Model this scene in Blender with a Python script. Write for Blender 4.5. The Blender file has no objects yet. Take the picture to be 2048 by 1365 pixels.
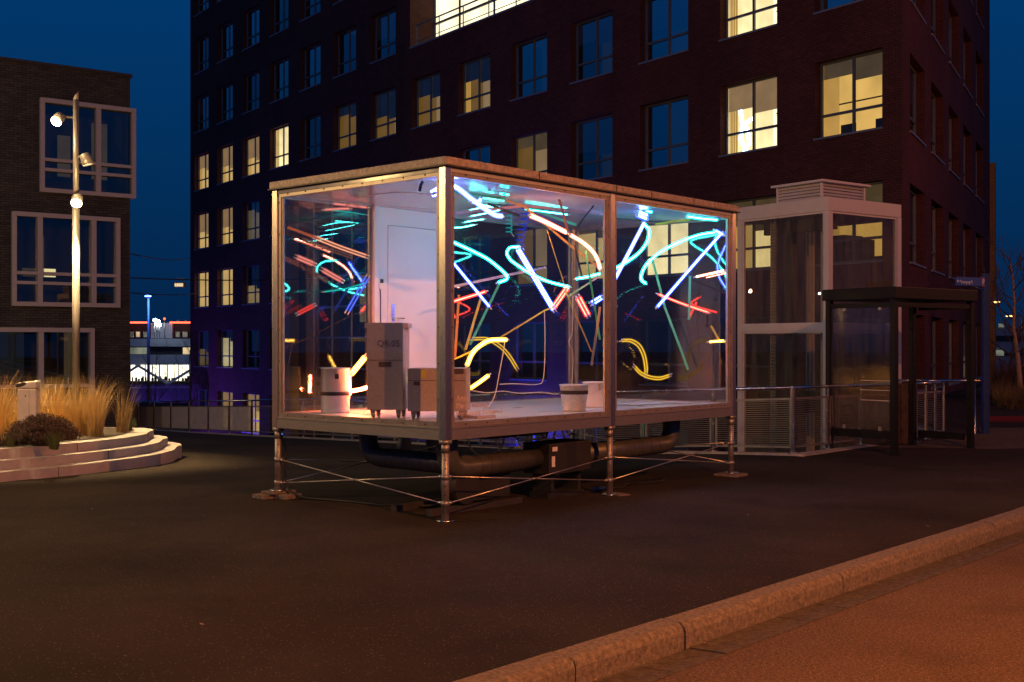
import bpy, bmesh, math, random
from mathutils import Vector, Matrix, noise
random.seed(7)
R = math.radians
V = Vector
scene = bpy.context.scene
C = scene.collection
F = 2343.0          # focal length of the lens in photograph pixels
EYE = 1.6           # camera height
HOR = 690.0         # horizon row


def P(x, y, Y):
    """a photograph pixel at depth Y metres -> world point"""
    return V(((x - 1024) / F * Y, Y, EYE - (y - HOR) / F * Y))


# ------------------------------------------------------------------ materials
MATS = {}


def nt(name):
    m = bpy.data.materials.new(name)
    m.use_nodes = True
    t = m.node_tree
    t.nodes.clear()
    out = t.nodes.new('ShaderNodeOutputMaterial')
    MATS[name] = m
    return m, t, out


def N(t, kind, **kw):
    n = t.nodes.new(kind)
    for k, v in kw.items():
        if k in n.inputs:
            n.inputs[k].default_value = v
        else:
            setattr(n, k, v)
    return n


def col4(c):
    return (c[0], c[1], c[2], 1.0)


def surf(name, base, rough=0.6, metal=0.0, var=0.25, scale=6.0, bump=0.0, bscale=60.0, spec=0.5, var2=None, brush=None):
    """plain painted / mineral / metal surface with two scales of procedural variation"""
    m, t, out = nt(name)
    b = N(t, 'ShaderNodeBsdfPrincipled')
    b.inputs['Metallic'].default_value = metal
    b.inputs['Specular IOR Level'].default_value = spec
    tc = N(t, 'ShaderNodeTexCoord')
    mp = N(t, 'ShaderNodeMapping')
    t.links.new(tc.outputs['Object'], mp.inputs['Vector'])
    if brush:
        mp.inputs['Scale'].default_value = brush
    n1 = N(t, 'ShaderNodeTexNoise', Scale=scale, Detail=8.0, Roughness=0.65)
    t.links.new(mp.outputs[0], n1.inputs['Vector'])
    r = N(t, 'ShaderNodeValToRGB')
    lo = [c * (1 - var) for c in base]
    hi = [min(1, c * (1 + var)) for c in base]
    if var2:
        lo = var2
    r.color_ramp.elements[0].position = 0.3
    r.color_ramp.elements[1].position = 0.7
    r.color_ramp.elements[0].color = col4(lo)
    r.color_ramp.elements[1].color = col4(hi)
    t.links.new(n1.outputs['Fac'], r.inputs['Fac'])
    t.links.new(r.outputs['Color'], b.inputs['Base Color'])
    mr = N(t, 'ShaderNodeMapRange')
    mr.inputs['To Min'].default_value = max(0.02, rough - 0.12)
    mr.inputs['To Max'].default_value = min(1, rough + 0.12)
    t.links.new(n1.outputs['Fac'], mr.inputs['Value'])
    t.links.new(mr.outputs[0], b.inputs['Roughness'])
    if bump:
        n2 = N(t, 'ShaderNodeTexNoise', Scale=bscale, Detail=4.0)
        t.links.new(mp.outputs[0], n2.inputs['Vector'])
        bp = N(t, 'ShaderNodeBump', Strength=bump, Distance=0.02)
        t.links.new(n2.outputs['Fac'], bp.inputs['Height'])
        t.links.new(bp.outputs[0], b.inputs['Normal'])
    t.links.new(b.outputs[0], out.inputs['Surface'])
    return m


def asphalt(name, dark, light, speck, sscale=260.0, thr=0.72, rough=0.85, patches=0.62, stain=0.5):
    m, t, out = nt(name)
    b = N(t, 'ShaderNodeBsdfPrincipled', Roughness=rough)
    b.inputs['Specular IOR Level'].default_value = 0.10
    tc = N(t, 'ShaderNodeTexCoord')
    n1 = N(t, 'ShaderNodeTexNoise', Scale=0.45, Detail=6.0, Roughness=0.6)
    n2 = N(t, 'ShaderNodeTexNoise', Scale=55.0, Detail=3.0, Roughness=0.7)
    vo = N(t, 'ShaderNodeTexVoronoi', Scale=sscale / 2)
    for n in (n1, n2, vo):
        t.links.new(tc.outputs['Object'], n.inputs['Vector'])
    r = N(t, 'ShaderNodeValToRGB')
    r.color_ramp.elements[0].position = 0.35
    r.color_ramp.elements[1].position = 0.68
    r.color_ramp.elements[0].color = col4(dark)
    r.color_ramp.elements[1].color = col4(light)
    mx = N(t, 'ShaderNodeMix')
    mx.data_type = 'FLOAT'
    mx.inputs[0].default_value = patches
    t.links.new(n2.outputs['Fac'], mx.inputs[2])
    t.links.new(n1.outputs['Fac'], mx.inputs[3])
    t.links.new(mx.outputs[0], r.inputs['Fac'])
    # bright stone chips: random cell value above a threshold and close to the cell centre
    sep = N(t, 'ShaderNodeSeparateColor')
    t.links.new(vo.outputs['Color'], sep.inputs[0])
    g1 = N(t, 'ShaderNodeMath', operation='GREATER_THAN')
    g1.inputs[1].default_value = thr
    t.links.new(sep.outputs[0], g1.inputs[0])
    g2 = N(t, 'ShaderNodeMath', operation='LESS_THAN')
    g2.inputs[1].default_value = 0.34
    t.links.new(vo.outputs['Distance'], g2.inputs[0])
    g3 = N(t, 'ShaderNodeMath', operation='MULTIPLY')
    t.links.new(g1.outputs[0], g3.inputs[0])
    t.links.new(g2.outputs[0], g3.inputs[1])
    mc = N(t, 'ShaderNodeMix')
    mc.data_type = 'RGBA'
    t.links.new(g3.outputs[0], mc.inputs[0])
    t.links.new(r.outputs['Color'], mc.inputs[6])
    mc.inputs[7].default_value = col4(speck)
    n3 = N(t, 'ShaderNodeTexNoise', Scale=0.8, Detail=5.0, Roughness=0.55, Distortion=0.4)
    t.links.new(tc.outputs['Object'], n3.inputs['Vector'])
    st = N(t, 'ShaderNodeMapRange')
    st.inputs['From Min'].default_value = 0.50
    st.inputs['From Max'].default_value = 0.66
    st.inputs['To Min'].default_value = 1.12
    st.inputs['To Max'].default_value = 0.62
    t.links.new(n3.outputs['Fac'], st.inputs['Value'])
    ms = N(t, 'ShaderNodeMix')
    ms.data_type = 'RGBA'
    ms.blend_type = 'MULTIPLY'
    ms.inputs[0].default_value = stain
    t.links.new(mc.outputs[2], ms.inputs[6])
    t.links.new(st.outputs[0], ms.inputs[7])
    t.links.new(ms.outputs[2], b.inputs['Base Color'])
    bp = N(t, 'ShaderNodeBump', Strength=0.6, Distance=0.01)
    t.links.new(n2.outputs['Fac'], bp.inputs['Height'])
    t.links.new(bp.outputs[0], b.inputs['Normal'])
    t.links.new(b.outputs[0], out.inputs['Surface'])
    return m


def brick(name, c1, c2, mortar, w=0.22, h=0.072, msize=0.008, rough=0.85):
    m, t, out = nt(name)
    b = N(t, 'ShaderNodeBsdfPrincipled', Roughness=rough)
    b.inputs['Specular IOR Level'].default_value = 0.2
    uv = N(t, 'ShaderNodeTexCoord')
    br = N(t, 'ShaderNodeTexBrick')
    br.offset = 0.5
    br.inputs['Color1'].default_value = col4(c1)
    br.inputs['Color2'].default_value = col4(c2)
    br.inputs['Mortar'].default_value = col4(mortar)
    br.inputs['Scale'].default_value = 1.0
    br.inputs['Mortar Size'].default_value = msize
    br.inputs['Brick Width'].default_value = w
    br.inputs['Row Height'].default_value = h
    t.links.new(uv.outputs['UV'], br.inputs['Vector'])
    n1 = N(t, 'ShaderNodeTexNoise', Scale=0.35, Detail=7.0, Roughness=0.7)
    t.links.new(uv.outputs['UV'], n1.inputs['Vector'])
    mr = N(t, 'ShaderNodeMapRange')
    mr.inputs['From Min'].default_value = 0.3
    mr.inputs['From Max'].default_value = 0.7
    mr.inputs['To Min'].default_value = 0.72
    mr.inputs['To Max'].default_value = 1.2
    t.links.new(n1.outputs['Fac'], mr.inputs['Value'])
    mx = N(t, 'ShaderNodeMix')
    mx.data_type = 'RGBA'
    mx.blend_type = 'MULTIPLY'
    mx.inputs[0].default_value = 1.0
    t.links.new(br.outputs['Color'], mx.inputs[6])
    t.links.new(mr.outputs[0], mx.inputs[7])
    t.links.new(mx.outputs[2], b.inputs['Base Color'])
    bp = N(t, 'ShaderNodeBump', Strength=0.5, Distance=0.01)
    bp.invert = True
    t.links.new(br.outputs['Fac'], bp.inputs['Height'])
    t.links.new(bp.outputs[0], b.inputs['Normal'])
    t.links.new(b.outputs[0], out.inputs['Surface'])
    return m


def glass(name, f0=0.06, tint=(1, 1, 1), gloss=(1, 1, 1), rough=0.0, dirt=0.0, wobble=0.0, dirtcol=(0.5, 0.5, 0.5)):
    """clear sheet: Schlick reflection over a straight-through sheet, with a thin film of dirt"""
    m, t, out = nt(name)
    lw = N(t, 'ShaderNodeLayerWeight', Blend=0.5)
    pw = N(t, 'ShaderNodeMath', operation='POWER')
    pw.inputs[1].default_value = 5.0
    t.links.new(lw.outputs['Facing'], pw.inputs[0])
    ma = N(t, 'ShaderNodeMath', operation='MULTIPLY_ADD')
    ma.inputs[1].default_value = 1.0 - f0
    ma.inputs[2].default_value = f0
    t.links.new(pw.outputs[0], ma.inputs[0])
    tr = N(t, 'ShaderNodeBsdfTransparent', Color=col4(tint))
    gl = N(t, 'ShaderNodeBsdfGlossy', Color=col4(gloss), Roughness=rough)
    mx = N(t, 'ShaderNodeMixShader')
    t.links.new(ma.outputs[0], mx.inputs[0])
    t.links.new(gl.outputs[0], mx.inputs[2])
    tc = N(t, 'ShaderNodeTexCoord')
    if dirt:
        d = N(t, 'ShaderNodeBsdfDiffuse', Color=col4(dirtcol))
        mp = N(t, 'ShaderNodeMapping')
        mp.inputs['Scale'].default_value = (9, 9, 1.2)
        t.links.new(tc.outputs['Object'], mp.inputs['Vector'])
        nz = N(t, 'ShaderNodeTexNoise', Scale=1.0, Detail=9.0, Roughness=0.75)
        t.links.new(mp.outputs[0], nz.inputs['Vector'])
        mr = N(t, 'ShaderNodeMapRange')
        mr.inputs['From Min'].default_value = 0.35
        mr.inputs['From Max'].default_value = 0.85
        mr.inputs['To Min'].default_value = dirt * 0.25
        mr.inputs['To Max'].default_value = dirt * 2.2
        t.links.new(nz.outputs['Fac'], mr.inputs['Value'])
        m2 = N(t, 'ShaderNodeMixShader')
        t.links.new(mr.outputs[0], m2.inputs[0])
        t.links.new(tr.outputs[0], m2.inputs[1])
        t.links.new(d.outputs[0], m2.inputs[2])
        t.links.new(m2.outputs[0], mx.inputs[1])
    else:
        t.links.new(tr.outputs[0], mx.inputs[1])
    if wobble:
        n2 = N(t, 'ShaderNodeTexNoise', Scale=1.1, Detail=1.0)
        t.links.new(tc.outputs['Object'], n2.inputs['Vector'])
        bp = N(t, 'ShaderNodeBump', Strength=wobble, Distance=0.02)
        t.links.new(n2.outputs['Fac'], bp.inputs['Height'])
        t.links.new(bp.outputs[0], gl.inputs['Normal'])
    t.links.new(mx.outputs[0], out.inputs['Surface'])
    return m


def emit(name, c, s, var=0.0, scale=1.0):
    m, t, out = nt(name)
    e = N(t, 'ShaderNodeEmission', Color=col4(c), Strength=s)
    if var:
        tc = N(t, 'ShaderNodeTexCoord')
        nz = N(t, 'ShaderNodeTexNoise', Scale=scale, Detail=2.0)
        t.links.new(tc.outputs['Object'], nz.inputs['Vector'])
        mr = N(t, 'ShaderNodeMapRange')
        mr.inputs['From Min'].default_value = 0.3
        mr.inputs['From Max'].default_value = 0.7
        mr.inputs['To Min'].default_value = s * (1 - var)
        mr.inputs['To Max'].default_value = s * (1 + var)
        t.links.new(nz.outputs['Fac'], mr.inputs['Value'])
        t.links.new(mr.outputs[0], e.inputs['Strength'])
    t.links.new(e.outputs[0], out.inputs['Surface'])
    return m


def halo(name, c, s, keep=0.55):
    """glass jacket of a neon tube, its coloured halo put in as emission; the bright core shows through"""
    m, t, out = nt(name)
    e = N(t, 'ShaderNodeEmission', Color=col4(c), Strength=s)
    tr = N(t, 'ShaderNodeBsdfTransparent')
    mx = N(t, 'ShaderNodeMixShader')
    mx.inputs[0].default_value = 1 - keep
    t.links.new(tr.outputs[0], mx.inputs[1])
    t.links.new(e.outputs[0], mx.inputs[2])
    t.links.new(mx.outputs[0], out.inputs['Surface'])
    return m


def wood(name, c1, c2, scale=(14, 14, 1.6)):
    m, t, out = nt(name)
    b = N(t, 'ShaderNodeBsdfPrincipled', Roughness=0.7)
    tc = N(t, 'ShaderNodeTexCoord')
    mp = N(t, 'ShaderNodeMapping')
    mp.inputs['Scale'].default_value = scale
    t.links.new(tc.outputs['Object'], mp.inputs['Vector'])
    n1 = N(t, 'ShaderNodeTexNoise', Scale=1.6, Detail=5.0, Roughness=0.6, Distortion=1.6)
    t.links.new(mp.outputs[0], n1.inputs['Vector'])
    w = N(t, 'ShaderNodeMath', operation='MULTIPLY')
    w.inputs[1].default_value = 14.0
    t.links.new(n1.outputs['Fac'], w.inputs[0])
    s = N(t, 'ShaderNodeMath', operation='FRACT')
    t.links.new(w.outputs[0], s.inputs[0])
    r = N(t, 'ShaderNodeValToRGB')
    r.color_ramp.elements[0].color = col4(c1)
    r.color_ramp.elements[1].color = col4(c2)
    t.links.new(s.outputs[0], r.inputs['Fac'])
    t.links.new(r.outputs['Color'], b.inputs['Base Color'])
    t.links.new(b.outputs[0], out.inputs['Surface'])
    return m


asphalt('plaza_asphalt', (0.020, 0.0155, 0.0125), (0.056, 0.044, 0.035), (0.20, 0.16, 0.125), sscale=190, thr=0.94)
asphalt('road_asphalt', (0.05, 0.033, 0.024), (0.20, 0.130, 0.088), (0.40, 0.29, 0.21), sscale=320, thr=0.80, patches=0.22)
asphalt('path_red', (0.14, 0.018, 0.014), (0.25, 0.035, 0.028), (0.4, 0.12, 0.1), thr=0.9)
asphalt('gravel_ground', (0.05, 0.035, 0.028), (0.16, 0.12, 0.10), (0.35, 0.3, 0.26), sscale=120, thr=0.7)
asphalt('court_paving', (0.035, 0.033, 0.033), (0.07, 0.065, 0.062), (0.15, 0.15, 0.15), thr=0.9)
surf('kerb_concrete', (0.24, 0.20, 0.165), 0.92, var=0.5, scale=34, bump=0.8, bscale=190, spec=0.2)
surf('gutter_concrete', (0.12, 0.10, 0.082), 0.92, var=0.5, scale=26, bump=0.7, bscale=160, spec=0.2)
surf('pale_concrete', (0.42, 0.39, 0.37), 0.8, var=0.16, scale=4, bump=0.15, bscale=120)
surf('edge_concrete', (0.36, 0.33, 0.29), 0.85, var=0.3, scale=5, bump=0.3)
surf('soil', (0.035, 0.026, 0.018), 0.95, var=0.5, scale=20, bump=1.0, bscale=40)
surf('steel_brushed', (0.62, 0.58, 0.52), 0.30, metal=1.0, var=0.12, scale=9, brush=(60, 60, 1.5), bump=0.05)
surf('steel_beam', (0.44, 0.41, 0.36), 0.42, metal=0.85, var=0.18, scale=5, brush=(1.5, 1.5, 50), bump=0.04)
surf('roof_trim', (0.37, 0.31, 0.27), 0.55, metal=0.35, var=0.42, scale=26, bump=0.35, bscale=70)
surf('frame_alu', (0.34, 0.30, 0.27), 0.45, metal=0.6, var=0.15, scale=10)
surf('stainless', (0.62, 0.60, 0.57), 0.25, metal=1.0, var=0.1, scale=8)
surf('galvanised', (0.35, 0.33, 0.31), 0.5, metal=0.8, var=0.2, scale=16)
surf('brace_rod', (0.6, 0.56, 0.5), 0.35, metal=0.9, var=0.15)
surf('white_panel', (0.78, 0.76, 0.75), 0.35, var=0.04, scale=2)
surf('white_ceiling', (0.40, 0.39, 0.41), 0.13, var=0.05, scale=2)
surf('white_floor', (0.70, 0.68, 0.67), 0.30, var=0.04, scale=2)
surf('white_plastic', (0.78, 0.76, 0.72), 0.4, var=0.05)
surf('white_card', (0.72, 0.69, 0.66), 0.6, var=0.08, scale=12)
surf('zinc_bucket', (0.62, 0.58, 0.52), 0.35, metal=0.55, var=0.2, scale=30)
surf('black_plastic', (0.02, 0.02, 0.021), 0.5, var=0.2)
surf('black_fabric', (0.02, 0.02, 0.022), 0.85, var=0.2)
surf('duct_grey', (0.085, 0.087, 0.085), 0.42, metal=0.25, var=0.18, scale=7)
surf('duct_seam', (0.05, 0.05, 0.05), 0.5, metal=0.3)
surf('fan_housing', (0.018, 0.018, 0.018), 0.6, metal=0.0, var=0.2)
surf('tower_frame', (0.13, 0.16, 0.19), 0.45, metal=0.3, var=0.1)
surf('tower_sill', (0.24, 0.26, 0.30), 0.45, metal=0.4, var=0.1)
surf('blind_dark', (0.12, 0.105, 0.09), 0.8, var=0.1)
surf('white_frame', (0.42, 0.40, 0.41), 0.45, var=0.06)
surf('lift_frame', (0.47, 0.48, 0.52), 0.5, metal=0.0, var=0.08)
surf('lift_rail', (0.33, 0.31, 0.29), 0.5, metal=0.6, var=0.2)
surf('lift_dark', (0.04, 0.038, 0.035), 0.6, metal=0.3)
surf('shelter_black', (0.008, 0.008, 0.010), 0.5, metal=0.0, var=0.15, spec=0.2)
surf('corten', (0.08, 0.05, 0.038), 0.75, var=0.3, scale=8)
surf('pole_grey', (0.20, 0.19, 0.175), 0.4, metal=0.4, var=0.08)
surf('pole_blue', (0.012, 0.035, 0.12), 0.45, var=0.1)
surf('sign_blue', (0.005, 0.07, 0.34), 0.5, var=0.05)
surf('sign_white', (0.8, 0.8, 0.8), 0.5, var=0.02)
surf('sign_purple', (0.18, 0.07, 0.2), 0.5, var=0.05)
surf('bin_metal', (0.62, 0.57, 0.50), 0.42, metal=0.35, var=0.1)
surf('grass_dry', (0.52, 0.35, 0.13), 0.75, var=0.45, scale=3)
surf('grass_dark', (0.13, 0.085, 0.03), 0.85, var=0.5, scale=2)
surf('grass_green', (0.09, 0.11, 0.03), 0.8, var=0.4, scale=5)
surf('sedum', (0.10, 0.062, 0.045), 0.9, var=0.5, scale=30)
surf('heather', (0.065, 0.035, 0.022), 0.9, var=0.5, scale=30)
surf('bark', (0.075, 0.055, 0.042), 0.9, var=0.4, scale=20, bump=0.6)
surf('bark_pale', (0.30, 0.20, 0.14), 0.85, var=0.4, scale=14)
surf('mesh_panel', (0.58, 0.53, 0.46), 0.6, metal=0.1, var=0.15)
surf('mesh_cable', (0.40, 0.38, 0.35), 0.4, metal=0.7, var=0.1)
surf('far_panel', (0.32, 0.36, 0.42), 0.6, var=0.08)
surf('far_dark', (0.03, 0.028, 0.028), 0.7, var=0.3)
surf('far_truss', (0.72, 0.68, 0.62), 0.5, var=0.05)
surf('wire_black', (0.02, 0.02, 0.02), 0.6)
surf('strap_orange', (0.62, 0.26, 0.035), 0.8, var=0.15)
surf('strap_yellow', (0.70, 0.48, 0.05), 0.8, var=0.15)
surf('strap_tan', (0.55, 0.38, 0.22), 0.8, var=0.15)
surf('strap_green', (0.10, 0.50, 0.22), 0.8, var=0.15)
surf('strap_brown', (0.16, 0.09, 0.06), 0.8, var=0.15)
surf('strap_pink', (0.55, 0.28, 0.24), 0.8, var=0.1)
surf('cable_white', (0.72, 0.66, 0.62), 0.5, var=0.05)
surf('lettering_pale', (0.62, 0.44, 0.36), 0.6, var=0.03)
surf('carving_dark', (0.13, 0.085, 0.065), 0.8, var=0.1)
surf('hook_yellow', (0.65, 0.5, 0.05), 0.6, var=0.1)
wood('plywood', (0.42, 0.33, 0.29), (0.62, 0.51, 0.45), (2.2, 2.2, 7.0))
wood('plywood_upright', (0.42, 0.31, 0.26), (0.62, 0.50, 0.43), (9.0, 9.0, 1.6))
brick('tower_brick', (0.088, 0.034, 0.031), (0.122, 0.047, 0.042), (0.042, 0.020, 0.019))
brick('brown_brick', (0.050, 0.049, 0.046), (0.082, 0.080, 0.075), (0.024, 0.024, 0.023), w=0.24, h=0.075)
brick('orange_lit_brick', (0.34, 0.19, 0.06), (0.42, 0.25, 0.09), (0.12, 0.07, 0.03))  # orange lamplight on the piers put into the brick colour
glass('pavilion_glass', 0.062, (0.97, 0.98, 0.98), dirt=0.0025, wobble=0.03, dirtcol=(0.6, 0.55, 0.5))
glass('tower_glass_dark', 0.58, (0.35, 0.38, 0.42), (0.85, 0.97, 1.0), wobble=0.012)
glass('tower_glass_dim', 0.36, (0.5, 0.52, 0.55), (0.8, 0.92, 1.0), wobble=0.02)
glass('tower_glass_lit', 0.06, (0.96, 0.96, 0.94), wobble=0.01)
glass('lift_glass', 0.045, (0.80, 0.78, 0.70), dirt=0.10, dirtcol=(0.50, 0.46, 0.34))
glass('shelter_glass', 0.14, (0.60, 0.58, 0.56), dirt=0.10, rough=0.05, dirtcol=(0.36, 0.30, 0.26))
glass('brown_house_glass', 0.13, (0.6, 0.62, 0.58), (0.8, 0.88, 0.95), wobble=0.01)
# rooms: walls and ceilings glow by themselves, lamplight put into each face's emission
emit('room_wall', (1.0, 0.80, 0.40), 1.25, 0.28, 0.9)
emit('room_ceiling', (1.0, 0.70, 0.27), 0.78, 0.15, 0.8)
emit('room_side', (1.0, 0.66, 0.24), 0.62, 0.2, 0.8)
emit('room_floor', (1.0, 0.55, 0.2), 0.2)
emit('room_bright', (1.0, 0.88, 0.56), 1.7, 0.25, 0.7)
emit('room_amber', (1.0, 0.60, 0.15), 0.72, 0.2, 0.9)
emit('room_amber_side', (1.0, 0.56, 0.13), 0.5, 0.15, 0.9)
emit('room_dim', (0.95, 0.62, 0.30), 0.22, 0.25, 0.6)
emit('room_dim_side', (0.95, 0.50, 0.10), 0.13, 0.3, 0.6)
emit('room_faint', (0.35, 0.32, 0.30), 0.035, 0.4, 0.6)
emit('room_lamp', (1.0, 0.9, 0.66), 7.0)
emit('room_blue', (0.10, 0.22, 1.0), 1.6)
emit('blind_glow', (0.95, 0.58, 0.27), 0.27, 0.12, 2.0)  # blinds glow too: light from behind put into their emission
emit('blind_dim', (0.80, 0.52, 0.24), 0.085, 0.15, 2.0)
emit('blind_blue', (0.10, 0.16, 0.40), 0.05, 0.15, 2.0)
emit('window_neon', (0.45, 0.70, 1.0), 9.0)
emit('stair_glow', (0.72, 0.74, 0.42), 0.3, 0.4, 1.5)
surf('room_furniture', (0.012, 0.010, 0.009), 0.7, var=0.2)
surf('room_plant', (0.03, 0.05, 0.012), 0.7, var=0.3)
emit('far_window_white', (1.0, 0.93, 0.68), 2.4, 0.35, 0.5)
emit('far_window_warm', (1.0, 0.75, 0.42), 0.8, 0.5, 0.8)
emit('far_window_dim', (0.75, 0.80, 0.6), 0.2, 0.6, 0.8)
emit('far_neon_red', (1.0, 0.07, 0.03), 6.0)
emit('flood_white', (0.85, 0.97, 1.0), 40.0)
emit('lamp_warm', (1.0, 0.74, 0.36), 55.0)
emit('lamp_blue', (0.10, 0.28, 1.0), 14.0)
emit('lamp_orange', (1.0, 0.55, 0.18), 5.0)
emit('green_led', (0.03, 1.0, 0.25), 3.5)
NEON = {'blue': ((0.11, 0.20, 1.0), 80.0), 'cyan': ((0.10, 0.93, 0.88), 46.0), 'white': ((0.20, 0.32, 1.0), 80.0), 'red': ((1.0, 0.06, 0.035), 40.0),
        'orange': ((1.0, 0.34, 0.22), 110.0), 'pink': ((1.0, 0.30, 0.22), 1.6), 'yellow': ((1.0, 0.62, 0.12), 26.0), 'amber': ((1.0, 0.58, 0.05), 2.0),
        'softorange': ((1.0, 0.46, 0.26), 2.0), 'softred': ((1.0, 0.09, 0.05), 1.3), 'softblue': ((0.16, 0.26, 1.0), 1.8), 'softcyan': ((0.06, 0.9, 0.82), 1.0),
        'dimblue': ((0.04, 0.08, 1.0), 1.3), 'dimcyan': ((0.02, 0.8, 0.75), 1.0),
        'hot': ((1.0, 0.20, 0.07), 1200.0)}
NGLOW = {'blue': (0.02, 0.05, 1.0), 'cyan': (0.0, 0.75, 0.62), 'white': (0.10, 0.16, 1.0), 'red': (1.0, 0.02, 0.02), 'orange': (1.0, 0.20, 0.10),
         'pink': (0.9, 0.20, 0.16), 'yellow': (1.0, 0.42, 0.03), 'amber': (0.9, 0.45, 0.02), 'hot': (1.0, 0.10, 0.03), 'softorange': (0.9, 0.25, 0.12), 'softred': (0.9, 0.04, 0.03), 'softblue': (0.03, 0.06, 0.9), 'softcyan': (0.0, 0.6, 0.5), 'dimblue': (0.02, 0.04, 0.8), 'dimcyan': (0.0, 0.5, 0.45)}
for k, (c, s) in NEON.items():
    emit('neon_' + k, c, s)
    halo('neon_jacket_' + k, NGLOW[k], {'pink': 0.7, 'amber': 0.6, 'softorange': 0.7, 'softred': 0.6, 'softblue': 0.8, 'softcyan': 0.5, 'dimblue': 0.5, 'dimcyan': 0.4, 'hot': 110.0}.get(k, 9.0), 0.55)


# ------------------------------------------------------------------ mesh helpers
class MB:
    def __init__(self):
        self.bm = bmesh.new()
        self.uv = None

    def quad(self, a, b, c, d, mi=0, uv=None):
        vs = [self.bm.verts.new(p) for p in (a, b, c, d)]
        f = self.bm.faces.new(vs)
        f.material_index = mi
        if uv:
            if self.uv is None:
                self.uv = self.bm.loops.layers.uv.new('UVMap')
            for l, q in zip(f.loops, uv):
                l[self.uv].uv = q
        return f

    def ngon(self, pts, mi=0):
        f = self.bm.faces.new([self.bm.verts.new(p) for p in pts])
        f.material_index = mi
        return f

    def hexa(self, p, mi=0):
        """8 corners: bottom ring 0-3, top ring 4-7"""
        vs = [self.bm.verts.new(q) for q in p]
        for ix in ((3, 2, 1, 0), (4, 5, 6, 7), (0, 1, 5, 4), (1, 2, 6, 5), (2, 3, 7, 6), (3, 0, 4, 7)):
            self.bm.faces.new([vs[i] for i in ix]).material_index = mi
        return self

    def box(self, a, b, M=None, mi=0):
        x0, y0, z0 = a
        x1, y1, z1 = b
        p = [V((x0, y0, z0)), V((x1, y0, z0)), V((x1, y1, z0)), V((x0, y1, z0)), V((x0, y0, z1)), V((x1, y0, z1)), V((x1, y1, z1)), V((x0, y1, z1))]
        if M is not None:
            p = [M @ q for q in p]
        return self.hexa(p, mi)

    def bar(self, a, b, w, h, up=V((0, 0, 1)), mi=0):
        a, b = V(a), V(b)
        d = (b - a).normalized()
        if abs(d.dot(up)) > 0.98:
            up = V((1, 0, 0))
        s = d.cross(up).normalized() * (w / 2)
        u = s.cross(d).normalized() * (h / 2)
        return self.hexa([a - s - u, a + s - u, b + s - u, b - s - u, a - s + u, a + s + u, b + s + u, b - s + u], mi)

    def tube(self, pts, r, seg=10, cap=True, mi=0, radii=None):
        pts = [V(p) for p in pts]
        rings = []
        n = len(pts)
        prev = None
        for i, p in enumerate(pts):
            d = (pts[min(i + 1, n - 1)] - pts[max(i - 1, 0)])
            if d.length < 1e-9:
                d = V((0, 0, 1))
            d.normalize()
            if prev is None:
                s = d.orthogonal().normalized()
            else:
                s = prev - d * prev.dot(d)
                s = s.normalized() if s.length > 1e-6 else d.orthogonal().normalized()
            prev = s
            t = d.cross(s)
            rr = radii[i] if radii else r
            rings.append([self.bm.verts.new(p + (s * math.cos(2 * math.pi * k / seg) + t * math.sin(2 * math.pi * k / seg)) * rr) for k in range(seg)])
        for i in range(n - 1):
            for k in range(seg):
                f = self.bm.faces.new([rings[i][k], rings[i][(k + 1) % seg], rings[i + 1][(k + 1) % seg], rings[i + 1][k]])
                f.smooth = True
                f.material_index = mi
        if cap:
            self.bm.faces.new(rings[0][::-1]).material_index = mi
            self.bm.faces.new(rings[-1]).material_index = mi
        return self

    def lathe(self, prof, c, seg=24, mi=0):
        c = V(c)
        rings = []
        for r, z in prof:
            rings.append([self.bm.verts.new(c + V((r * math.cos(2 * math.pi * k / seg), r * math.sin(2 * math.pi * k / seg), z))) for k in range(seg)])
        for i in range(len(prof) - 1):
            for k in range(seg):
                f = self.bm.faces.new([rings[i][k], rings[i][(k + 1) % seg], rings[i + 1][(k + 1) % seg], rings[i + 1][k]])
                f.smooth = True
                f.material_index = mi
        self.bm.faces.new(rings[0][::-1]).material_index = mi
        self.bm.faces.new(rings[-1]).material_index = mi
        return self

    def ribbon(self, pts, w, side):
        pts = [V(p) for p in pts]
        s = V(side).normalized() * (w / 2)
        d = (pts[-1] - pts[0]).normalized()
        n = d.cross(s).normalized() * 0.0015
        for a, b in zip(pts[:-1], pts[1:]):
            self.hexa([a - s - n, a + s - n, b + s - n, b - s - n, a - s + n, a + s + n, b + s + n, b - s + n])
        return self

    def ball(self, c, r, sub=2, scale=(1, 1, 1), mi=0):
        M = Matrix.Translation(V(c)) @ Matrix.Diagonal((*scale, 1))
        k = bmesh.ops.create_icosphere(self.bm, subdivisions=sub, radius=r, matrix=M)
        fs = set()
        for v in k['verts']:
            for f in v.link_faces:
                fs.add(f)
        for f in fs:
            f.smooth = True
            f.material_index = mi
        return self


W = {}      # world matrix of every object (parts sit at their thing's frame)


def thing(name, label, cat, loc=(0, 0, 0), rot=0.0, group=None):
    o = bpy.data.objects.new(name, None)
    o.empty_display_size = 0.2
    C.objects.link(o)
    o.location = loc
    o.rotation_euler = (0, 0, rot)
    o['label'] = label
    o['category'] = cat
    if group:
        o['group'] = group
    W[o.name] = Matrix.Translation(V(loc)) @ Matrix.Rotation(rot, 4, 'Z')
    return o


def bevel(bm, w):
    es = [e for e in bm.edges if len(e.link_faces) == 2 and e.calc_face_angle(0) > 0.9]
    if es:
        bmesh.ops.bevel(bm, geom=es, offset=w, segments=2, affect='EDGES', profile=0.6)


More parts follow.
